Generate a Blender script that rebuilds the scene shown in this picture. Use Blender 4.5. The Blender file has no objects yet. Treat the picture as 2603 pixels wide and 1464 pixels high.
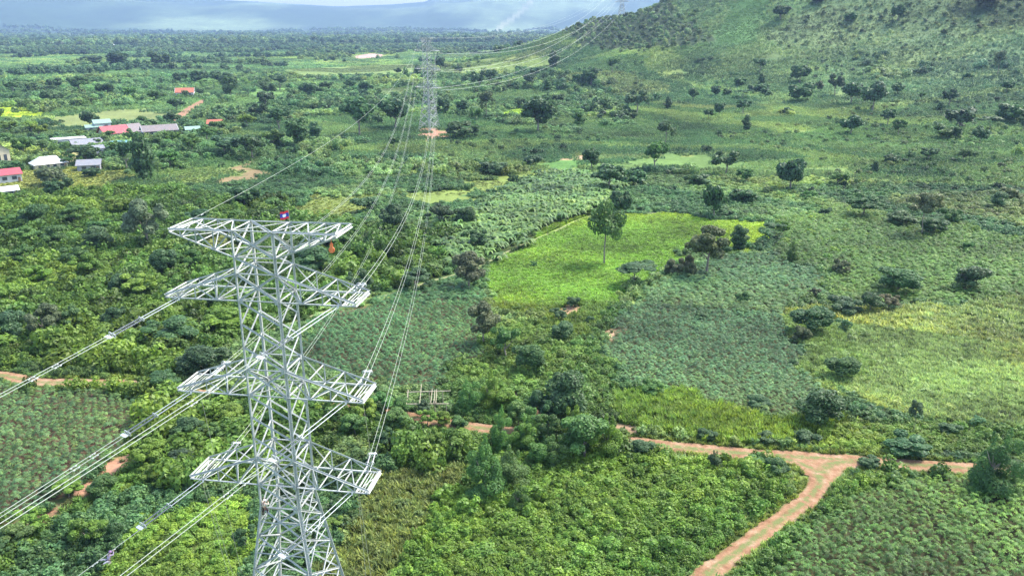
import bpy, math, random
import numpy as np
from mathutils import Vector, Matrix

sc = bpy.context.scene
random.seed(7)
RNG = np.random.default_rng(11)

# ---------------------------------------------------------------- camera
F, PIT, ROLL, CAMZ = 2066.3, 0.3126, -0.0034, 60.0      # focal length in photo pixels, pitch down, roll, metres
PW, PH = 2603.0, 1464.0
cam = bpy.data.cameras.new('camera')
cam.sensor_width = 36.0
cam.lens = 36.0 * F / PW
cam.clip_start = 0.5
cam.clip_end = 60000.0
cam_ob = bpy.data.objects.new('camera', cam)
sc.collection.objects.link(cam_ob)
cam_ob.location = (0, 0, CAMZ)
cam_ob.rotation_euler = (Matrix.Rotation(math.pi / 2 - PIT, 4, 'X') @ Matrix.Rotation(ROLL, 4, 'Z')).to_euler()
sc.camera = cam_ob

# ---------------------------------------------------------------- sky, sun, exposure
SUN_EL, SUN_AZ = math.radians(54), math.radians(62)       # azimuth clockwise from the view direction
world = bpy.data.worlds.new('World')
sc.world = world
world.use_nodes = True
wn = world.node_tree
wn.nodes.clear()
w_out = wn.nodes.new('ShaderNodeOutputWorld')
w_bg = wn.nodes.new('ShaderNodeBackground')
w_sky = wn.nodes.new('ShaderNodeTexSky')
w_sky.sky_type = 'NISHITA'
w_sky.sun_disc = False
w_sky.sun_elevation = SUN_EL
w_sky.sun_rotation = SUN_AZ
w_sky.air_density = 1.0
w_sky.dust_density = 2.5
w_sky.ozone_density = 1.0
w_bg.inputs['Strength'].default_value = 0.15
wn.links.new(w_sky.outputs['Color'], w_bg.inputs['Color'])
wn.links.new(w_bg.outputs['Background'], w_out.inputs['Surface'])
sun = bpy.data.lights.new('sun', 'SUN')
sun.energy = 1.9
sun.angle = math.radians(14.0)
sun.color = (1.0, 0.955, 0.87)
sun_ob = bpy.data.objects.new('sun', sun)
sc.collection.objects.link(sun_ob)
sd = Vector((math.sin(SUN_AZ) * math.cos(SUN_EL), math.cos(SUN_AZ) * math.cos(SUN_EL), math.sin(SUN_EL)))
sun_ob.rotation_euler = sd.to_track_quat('Z', 'Y').to_euler()
sun_ob.location = (0, 0, 300)
sc.view_settings.view_transform = 'Standard'
sc.view_settings.look = 'None'
sc.view_settings.gamma = 1.0
sc.view_settings.exposure = 2.08
sc.cycles.max_bounces = 6
sc.cycles.diffuse_bounces = 4
sc.cycles.glossy_bounces = 2
sc.cycles.transmission_bounces = 4
sc.cycles.transparent_max_bounces = 4
sc.cycles.volume_bounces = 0
sc.cycles.use_denoising = True
sc.cycles.denoiser = 'OPENIMAGEDENOISE'
sc.cycles.denoising_prefilter = 'NONE'
sc.cycles.denoising_input_passes = 'RGB_ALBEDO_NORMAL'

COL = sc.collection
# ---------------------------------------------------------------- helpers: tags, meshes
def tag(o, label=None, cat=None, group=None, kind=None):
    if label: o['label'] = label
    if cat: o['category'] = cat
    if group: o['group'] = group
    if kind: o['kind'] = kind
    return o

def empty(name, loc=(0, 0, 0), rz=0.0):
    o = bpy.data.objects.new(name, None)
    o.empty_display_size = 0.5
    o.location = loc
    o.rotation_euler = (0, 0, rz)
    COL.objects.link(o)
    return o

def np_mesh(name, V, Fc, mat=None, fattr=None, smooth=False):
    """mesh from arrays: V (n,3), Fc (m,k) all with the same number of corners"""
    me = bpy.data.meshes.new(name)
    V = np.ascontiguousarray(V, np.float32); Fc = np.ascontiguousarray(Fc, np.int32)
    m, k = Fc.shape
    me.vertices.add(len(V)); me.vertices.foreach_set('co', V.ravel())
    me.loops.add(m * k); me.loops.foreach_set('vertex_index', Fc.ravel())
    me.polygons.add(m)
    me.polygons.foreach_set('loop_start', np.arange(0, m * k, k, dtype=np.int32))
    me.polygons.foreach_set('loop_total', np.full(m, k, np.int32))
    if smooth:
        me.polygons.foreach_set('use_smooth', np.ones(m, bool))
    if fattr is not None:
        a = me.attributes.new('v', 'FLOAT', 'FACE'); a.data.foreach_set('value', np.ascontiguousarray(fattr, np.float32))
    if mat: me.materials.append(mat)
    me.update(calc_edges=True)
    return me

def link(name, me, parent=None, loc=None):
    o = bpy.data.objects.new(name, me)
    COL.objects.link(o)
    if parent: o.parent = parent
    if loc is not None: o.location = loc
    return o

class MB:
    """collects polygons of any size and links them as ONE mesh object"""
    def __init__(s): s.V = []; s.F = []
    def add(s, vs, fs):
        n = len(s.V); s.V += [tuple(v) for v in vs]; s.F += [tuple(i + n for i in f) for f in fs]
    def box(s, c, d, R=None):
        c = Vector(c); vs = []
        for x in (-.5, .5):
            for y in (-.5, .5):
                for z in (-.5, .5):
                    v = Vector((x * d[0], y * d[1], z * d[2]))
                    vs.append((R @ v if R else v) + c)
        s.add(vs, [(0, 1, 3, 2), (4, 6, 7, 5), (0, 4, 5, 1), (2, 3, 7, 6), (0, 2, 6, 4), (1, 5, 7, 3)])
    def angle(s, a, b, w, out=None, t=0.16):
        """a steel angle (L section) from a to b"""
        a = Vector(a); b = Vector(b); d = (b - a)
        if d.length < 1e-5: return
        d.normalize()
        r = Vector(out) if out is not None else Vector((0.31, 0.22, 0.9))
        if abs(r.normalized().dot(d)) > .97: r = Vector((.7, .7, .1))
        x = d.cross(r).normalized(); y = x.cross(d).normalized()
        x, y = (x + y).normalized(), (y - x).normalized()
        th = w * t
        P = [(0, 0), (w, 0), (w, th), (th, th), (th, w), (0, w)]
        vs = [p + x * (u - w * .3) + y * (v - w * .3) for p in (a, b) for u, v in P]
        fs = [(i, (i + 1) % 6, 6 + (i + 1) % 6, 6 + i) for i in range(6)] + [(5, 4, 3, 0), (3, 2, 1, 0), (6, 9, 10, 11), (6, 7, 8, 9)]
        s.add(vs, fs)
    def tube(s, pts, rad, n=6, cap=True):
        pts = [Vector(p) for p in pts]
        rads = rad if hasattr(rad, '__len__') else [rad] * len(pts)
        vs = []; fs = []
        for i, p in enumerate(pts):
            d = (pts[min(i + 1, len(pts) - 1)] - pts[max(i - 1, 0)]).normalized()
            r = Vector((0, 0, 1)) if abs(d.z) < .95 else Vector((1, 0, 0))
            x = d.cross(r).normalized(); y = x.cross(d)
            for k in range(n):
                a = 2 * math.pi * k / n
                vs.append(p + (x * math.cos(a) + y * math.sin(a)) * rads[i])
        for i in range(len(pts) - 1):
            for k in range(n):
                fs.append((i * n + k, i * n + (k + 1) % n, (i + 1) * n + (k + 1) % n, (i + 1) * n + k))
        if cap:
            fs.append(tuple(range(n - 1, -1, -1))); fs.append(tuple((len(pts) - 1) * n + k for k in range(n)))
        s.add(vs, fs)
    def ring(s, c, R, r, ax, n=14, m=5):
        c = Vector(c); ax = Vector(ax).normalized()
        u = ax.cross(Vector((0.1, .2, 1))).normalized(); v = ax.cross(u)
        vs = []; fs = []
        for i in range(n):
            a = 2 * math.pi * i / n; d = u * math.cos(a) + v * math.sin(a)
            for k in range(m):
                b = 2 * math.pi * k / m
                vs.append(c + d * (R + r * math.cos(b)) + ax * (r * math.sin(b)))
        for i in range(n):
            for k in range(m):
                fs.append((i * m + k, ((i + 1) % n) * m + k, ((i + 1) % n) * m + (k + 1) % m, i * m + (k + 1) % m))
        s.add(vs, fs)
    def build(s, name, mat, parent=None, smooth=False, loc=None):
        me = bpy.data.meshes.new(name)
        me.from_pydata(s.V, [], s.F)
        if mat: me.materials.append(mat)
        if smooth: me.polygons.foreach_set('use_smooth', np.ones(len(me.polygons), bool))
        me.update()
        return link(name, me, parent, loc)

def copy_tree(o, parent=None):
    c = o.copy(); COL.objects.link(c); c.parent = parent
    for ch in list(o.children): copy_tree(ch, c)
    return c

# ---------------------------------------------------------------- noise (numpy value noise)
def _hash(ix, iy, seed):
    h = (ix.astype(np.int64) * 374761393 + iy.astype(np.int64) * 668265263 + seed * 1442695041) & 0xFFFFFFFF
    h = ((h ^ (h >> 13)) * 1274126177) & 0xFFFFFFFF
    h = h ^ (h >> 16)
    return (h & 0xFFFF) / 65535.0
def vnoise(x, y, s, seed=0):
    x = np.asarray(x, float) / s; y = np.asarray(y, float) / s
    ix = np.floor(x); iy = np.floor(y); fx = x - ix; fy = y - iy
    fx = fx * fx * (3 - 2 * fx); fy = fy * fy * (3 - 2 * fy)
    a = _hash(ix, iy, seed); b = _hash(ix + 1, iy, seed); c = _hash(ix, iy + 1, seed); d = _hash(ix + 1, iy + 1, seed)
    return (a * (1 - fx) + b * fx) * (1 - fy) + (c * (1 - fx) + d * fx) * fy
def fbm(x, y, s, seed=0, o=4):
    t = 0; amp = .5; tot = 0
    for i in range(o):
        t = t + amp * vnoise(x, y, s / 2 ** i, seed + 17 * i); tot += amp; amp *= .55
    return t / tot

# ---------------------------------------------------------------- terrain height
RIDGE = np.array([(0, 1440, 0), (40, 1350, 5), (88, 1240, 27), (147, 1140, 66), (400, 1000, 165), (700, 880, 250), (1300, 800, 330), (3000, 900, 330)], float)
SKY_AZ = np.radians([-60, -32, -24, -20.4, -16, -11.4, -8, -5.6, -5.1, 0, 6, 20, 60])
SKY_Z = np.array([620, 580, 480, 395, 345, 300, 325, 362, 440, 520, 560, 600, 620], float)
def height(x, y):
    x = np.asarray(x, float); y = np.asarray(y, float)
    D = np.hypot(x, y)
    z = (fbm(x, y, 120, 3, 3) - .5) * 2.6 * np.clip((D - 30) / 120, 0, 1)
    z += (fbm(x, y, 900, 5, 3) - .5) * 14 * np.clip((D - 900) / 2500, 0, 1)
    # hill on the right, falling away from a ridge line
    best = np.full(x.shape, 1e9); zr = np.zeros(x.shape)
    hz = np.zeros(x.shape)
    for i in range(len(RIDGE) - 1):
        a = RIDGE[i]; b = RIDGE[i + 1]
        ab = b[:2] - a[:2]
        t = np.clip(((x - a[0]) * ab[0] + (y - a[1]) * ab[1]) / (ab @ ab), 0, 1)
        d = np.hypot(x - a[0] - t * ab[0], y - a[1] - t * ab[1])
        zz = a[2] + t * (b[2] - a[2])
        sg = 118 + .62 * zz
        hz = np.maximum(hz, zz * np.exp(-(d / sg) ** 1.75))
    z = z + hz * (0.84 + .32 * fbm(x, y, 110, 21, 4))
    # gentle rise of the right-hand grass slope
    z = z + 7.0 * np.clip((x - 45) / 160, 0, 1) ** 1.5 * np.clip((y - 95) / 120, 0, 1) * np.clip((420 - y) / 200, 0, 1)
    # mountains at the back
    az = np.arctan2(x, np.maximum(y, 1.0))
    crest = np.interp(az, SKY_AZ, SKY_Z)
    r = np.clip((D - 5600 - 2600 * fbm(x, y, 2600, 33, 3)) / 5200, 0, 1)
    prof = r * r * (3 - 2 * r)
    front = 120 * np.exp(-((D - 9200) / 900) ** 2) * fbm(x, y, 1800, 31, 3) + 60 * np.exp(-((D - 7000) / 700) ** 2) * np.clip(fbm(x, y, 900, 35, 3) - .4, 0, 1) * 2
    z = z + prof * crest * (1 - .35 * np.clip((D - 12000) / 3000, 0, 1)) + front + prof * (1 - prof) * 420 * (fbm(x, y, 1500, 41, 4) - .5)
    return z

# ---------------------------------------------------------------- a photo pixel -> the point of ground it shows
def ray(px, py):
    px = np.asarray(px, float) - PW / 2; py = np.asarray(py, float) - PH / 2
    c, s = math.cos(-ROLL), math.sin(-ROLL)
    u = c * px - s * py; v = s * px + c * py
    yc = F; up = -v
    wy = yc * math.cos(PIT) + up * math.sin(PIT)
    wz = -yc * math.sin(PIT) + up * math.cos(PIT)
    d = np.stack([u, wy, wz], -1)
    return d / np.linalg.norm(d, axis=-1, keepdims=True)
def ground(px, py):
    d = ray(np.atleast_1d(px), np.atleast_1d(py))
    ts = np.geomspace(40, 15000, 420)
    X = d[:, None, 0] * ts; Y = d[:, None, 1] * ts; Z = CAMZ + d[:, None, 2] * ts
    below = Z < height(X, Y)
    idx = np.where(below.any(1), below.argmax(1), len(ts) - 1)
    lo = ts[np.maximum(idx - 1, 0)]; hi = ts[idx]
    for _ in range(22):
        m = (lo + hi) / 2
        b = CAMZ + d[:, 2] * m < height(d[:, 0] * m, d[:, 1] * m)
        hi = np.where(b, m, hi); lo = np.where(b, lo, m)
    P = d * hi[:, None]; P[:, 2] += CAMZ
    return P
def depth_of(P):
    return P[..., 1] * math.cos(PIT) - (P[..., 2] - CAMZ) * math.sin(PIT)
K = PW / 2576.0                                            # notes were taken on a 2576 wide view of the photo
def gP(pts):
    a = np.array(pts, float) * K
    return ground(a[:, 0], a[:, 1])
def inside(poly, x, y):
    r = np.zeros(x.shape, bool); n = len(poly); j = n - 1
    for i in range(n):
        xi, yi = poly[i][0], poly[i][1]; xj, yj = poly[j][0], poly[j][1]
        c = ((yi > y) != (yj > y)) & (x < (xj - xi) * (y - yi) / (yj - yi + 1e-12) + xi)
        r ^= c; j = i
    return r
# ---------------------------------------------------------------- materials
def new_mat(name):
    m = bpy.data.materials.new(name); m.use_nodes = True
    nt = m.node_tree; nt.nodes.clear()
    out = nt.nodes.new('ShaderNodeOutputMaterial'); b = nt.nodes.new('ShaderNodeBsdfPrincipled')
    nt.links.new(b.outputs[0], out.inputs['Surface'])
    return m, nt, b, out
def node(nt, t, **kw):
    n = nt.nodes.new(t)
    for k, v in kw.items(): setattr(n, k, v)
    return n
def mixc(nt, fac, a, b, mode='MIX'):
    n = nt.nodes.new('ShaderNodeMix'); n.data_type = 'RGBA'; n.blend_type = mode
    for sock, val in ((n.inputs[0], fac), (n.inputs[6], a), (n.inputs[7], b)):
        if hasattr(val, 'is_linked'): nt.links.new(val, sock)
        else: sock.default_value = val if not isinstance(val, tuple) or len(val) == 4 else (*val, 1)
    return n.outputs[2]
def noise(nt, scale, detail=4, rough=.6, coord='Object', vec=None):
    n = node(nt, 'ShaderNodeTexNoise'); n.inputs['Scale'].default_value = scale
    n.inputs['Detail'].default_value = detail; n.inputs['Roughness'].default_value = rough
    if vec is None:
        tc = node(nt, 'ShaderNodeTexCoord'); vec = tc.outputs[coord]
    nt.links.new(vec, n.inputs['Vector'])
    return n.outputs['Fac']
def ramp(nt, fac, stops):
    r = node(nt, 'ShaderNodeValToRGB'); cr = r.color_ramp
    while len(cr.elements) < len(stops): cr.elements.new(.5)
    for e, (p, c) in zip(cr.elements, stops):
        e.position = p; e.color = (*c, 1) if len(c) == 3 else c
    nt.links.new(fac, r.inputs[0]); return r.outputs[0]
def mapr(nt, fac, a, b, c, d):
    n = node(nt, 'ShaderNodeMapRange')
    for i, v in enumerate((a, b, c, d)): n.inputs[i + 1].default_value = v
    nt.links.new(fac, n.inputs[0]); return n.outputs[0]

def leaf_mat(name, src, rough=.5, lo=.6, hi=1.5, trans=.42):
    m, nt, b, out = new_mat(name)
    if src == 'inst':
        a = node(nt, 'ShaderNodeAttribute', attribute_type='INSTANCER', attribute_name='tint'); base = a.outputs['Color']
    else:
        oi = node(nt, 'ShaderNodeObjectInfo'); base = oi.outputs['Color']
    v = node(nt, 'ShaderNodeAttribute', attribute_type='GEOMETRY', attribute_name='v').outputs['Fac']
    f = mapr(nt, v, 0, 1, lo, hi)
    cm = node(nt, 'ShaderNodeCombineColor')
    for i in range(3): nt.links.new(f, cm.inputs[i])
    c = mixc(nt, 1.0, base, cm.outputs[0], 'MULTIPLY')
    warm = mixc(nt, 1.0, c, (1.18, 1.04, .72, 1), 'MULTIPLY')
    c = mixc(nt, mapr(nt, v, .55, 1, 0, .8), c, warm)
    nt.links.new(c, b.inputs['Base Color'])
    b.inputs['Roughness'].default_value = rough
    b.inputs['Specular IOR Level'].default_value = .28
    t = node(nt, 'ShaderNodeBsdfTranslucent'); nt.links.new(c, t.inputs['Color'])
    mx = node(nt, 'ShaderNodeMixShader'); mx.inputs[0].default_value = trans
    nt.links.new(b.outputs[0], mx.inputs[1]); nt.links.new(t.outputs[0], mx.inputs[2])
    nt.links.new(mx.outputs[0], out.inputs['Surface'])
    return m
def plain(name, col, rough=.6, metal=0.0, var=.12, scale=2.0, spec=.4):
    m, nt, b, out = new_mat(name)
    n = noise(nt, scale, 5, .65)
    c = ramp(nt, n, [(.25, tuple(x * (1 - var) for x in col)), (.75, tuple(min(1, x * (1 + var)) for x in col))])
    nt.links.new(c, b.inputs['Base Color'])
    b.inputs['Roughness'].default_value = rough; b.inputs['Metallic'].default_value = metal
    b.inputs['Specular IOR Level'].default_value = spec
    return m
def sheet_roof(name, col, rough=.45, rust=(.23, .13, .08), amt=.35):
    """corrugated sheet roofing: ribs running down the slope, uneven weathering"""
    m, nt, b, out = new_mat(name)
    n = noise(nt, .35, 6, .7)
    c = mixc(nt, mapr(nt, n, .52, .75, 0, amt), (*col, 1), (*rust, 1))
    n2 = noise(nt, 2.2, 4, .6)
    c = mixc(nt, 1.0, c, ramp(nt, n2, [(.3, (.82, .82, .82)), (.7, (1.1, 1.1, 1.1))]), 'MULTIPLY')
    nt.links.new(c, b.inputs['Base Color']); b.inputs['Roughness'].default_value = rough
    w = node(nt, 'ShaderNodeTexWave'); w.bands_direction = 'X'; w.inputs['Scale'].default_value = 1.6
    tc = node(nt, 'ShaderNodeTexCoord'); nt.links.new(tc.outputs['Object'], w.inputs['Vector'])
    bp = node(nt, 'ShaderNodeBump'); bp.inputs['Strength'].default_value = .5; bp.inputs['Distance'].default_value = .05
    nt.links.new(w.outputs['Fac'], bp.inputs['Height']); nt.links.new(bp.outputs[0], b.inputs['Normal'])
    return m

M = {}
M['leaf'] = leaf_mat('leaves', 'obj')
M['plant'] = leaf_mat('plants', 'inst')
M['bark'] = plain('bark', (.19, .165, .13), .9, var=.35, scale=3)
M['steel'] = plain('galvanised_steel', (.315, .335, .315), .6, .0, .2, .9, .45)
M['rodsteel'] = plain('fitting_steel', (.50, .52, .50), .4, .1, .08, 4, .5)
M['insul'] = plain('grey_insulator', (.17, .18, .18), .35, 0, .15, 5, .5)
M['wire'] = plain('aluminium_wire', (.33, .36, .29), .45, .0, .05, 3, .5)
M['rope'] = plain('pale_rope', (.33, .32, .22), .9, 0, .2, 4)
M['timber'] = plain('peeled_pole', (.33, .29, .20), .85, 0, .25, 2.5)
M['white'] = plain('white_render', (.46, .46, .44), .8, 0, .12, .6)
M['cream'] = plain('cream_render', (.46, .40, .27), .8, 0, .14, .6)
M['greywall'] = plain('grey_render', (.28, .29, .30), .85, 0, .18, .5)
M['darkwood'] = plain('dark_boards', (.10, .085, .08), .85, 0, .3, 1.2)
M['glass'] = plain('dark_window', (.05, .06, .07), .15, 0, .2, 1, .6)
M['doorwood'] = plain('door_wood', (.22, .13, .08), .6, 0, .2, 2)
M['conc'] = plain('concrete', (.45, .44, .41), .9, 0, .15, 1)
M['r_red'] = sheet_roof('red_roof', (.33, .05, .058), amt=.35)
M['r_orange'] = sheet_roof('orange_roof', (.36, .10, .045), amt=.3)
M['r_brown'] = sheet_roof('brown_grey_roof', (.15, .13, .125), amt=.5)
M['r_grey'] = sheet_roof('grey_roof', (.19, .195, .21), amt=.35)
M['r_green'] = sheet_roof('mint_roof', (.19, .30, .24), amt=.4)
M['r_teal'] = sheet_roof('teal_roof', (.10, .24, .25), amt=.4)
M['r_white'] = sheet_roof('white_roof', (.60, .61, .60), amt=.05)
M['r_blue'] = sheet_roof('blue_roof', (.10, .16, .27), amt=.1)

# ground: land-cover colour from the mesh, broken up by noise
m, nt, b, out = new_mat('ground'); M['ground'] = m
a = node(nt, 'ShaderNodeAttribute', attribute_type='GEOMETRY', attribute_name='cov')
n1 = noise(nt, .35, 6, .7); n2 = noise(nt, .03, 5, .6); n3 = noise(nt, .004, 6, .65)
c = mixc(nt, 1.0, a.outputs['Color'], ramp(nt, n1, [(.25, (.62, .6, .55)), (.75, (1.35, 1.35, 1.3))]), 'MULTIPLY')
c = mixc(nt, 1.0, c, ramp(nt, n2, [(.3, (.75, .75, .75)), (.7, (1.25, 1.22, 1.15))]), 'MULTIPLY')
c = mixc(nt, 1.0, c, ramp(nt, n3, [(.3, (.7, .72, .75)), (.7, (1.25, 1.25, 1.2))]), 'MULTIPLY')
nt.links.new(c, b.inputs['Base Color']); b.inputs['Roughness'].default_value = .95; b.inputs['Specular IOR Level'].default_value = .1
bp = node(nt, 'ShaderNodeBump'); bp.inputs['Strength'].default_value = .6; bp.inputs['Distance'].default_value = .4
nt.links.new(n1, bp.inputs['Height']); nt.links.new(bp.outputs[0], b.inputs['Normal'])

# dirt road: red-beige wheel tracks, grassy middle from the mesh attribute, stones and damp streaks
m, nt, b, out = new_mat('dirt'); M['dirt'] = m
a = node(nt, 'ShaderNodeAttribute', attribute_type='GEOMETRY', attribute_name='rut').outputs['Fac']
n1 = noise(nt, .5, 6, .7); n2 = noise(nt, 3.0, 5, .7)
c = ramp(nt, n1, [(.3, (.145, .07, .038)), (.5, (.24, .14, .082)), (.72, (.33, .235, .16))])
c = mixc(nt, 1.0, c, ramp(nt, n2, [(.3, (.8, .78, .76)), (.7, (1.15, 1.15, 1.15))]), 'MULTIPLY')
g = node(nt, 'ShaderNodeMath', operation='MULTIPLY'); nt.links.new(a, g.inputs[0]); nt.links.new(mapr(nt, noise(nt, 1.1, 5, .7), .38, .56, 0, 1.5), g.inputs[1])
c = mixc(nt, g.outputs[0], c, (.12, .135, .05, 1))
nt.links.new(c, b.inputs['Base Color']); b.inputs['Roughness'].default_value = .95; b.inputs['Specular IOR Level'].default_value = .1
bp = node(nt, 'ShaderNodeBump'); bp.inputs['Strength'].default_value = .5; bp.inputs['Distance'].default_value = .15
nt.links.new(n2, bp.inputs['Height']); nt.links.new(bp.outputs[0], b.inputs['Normal'])
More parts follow.
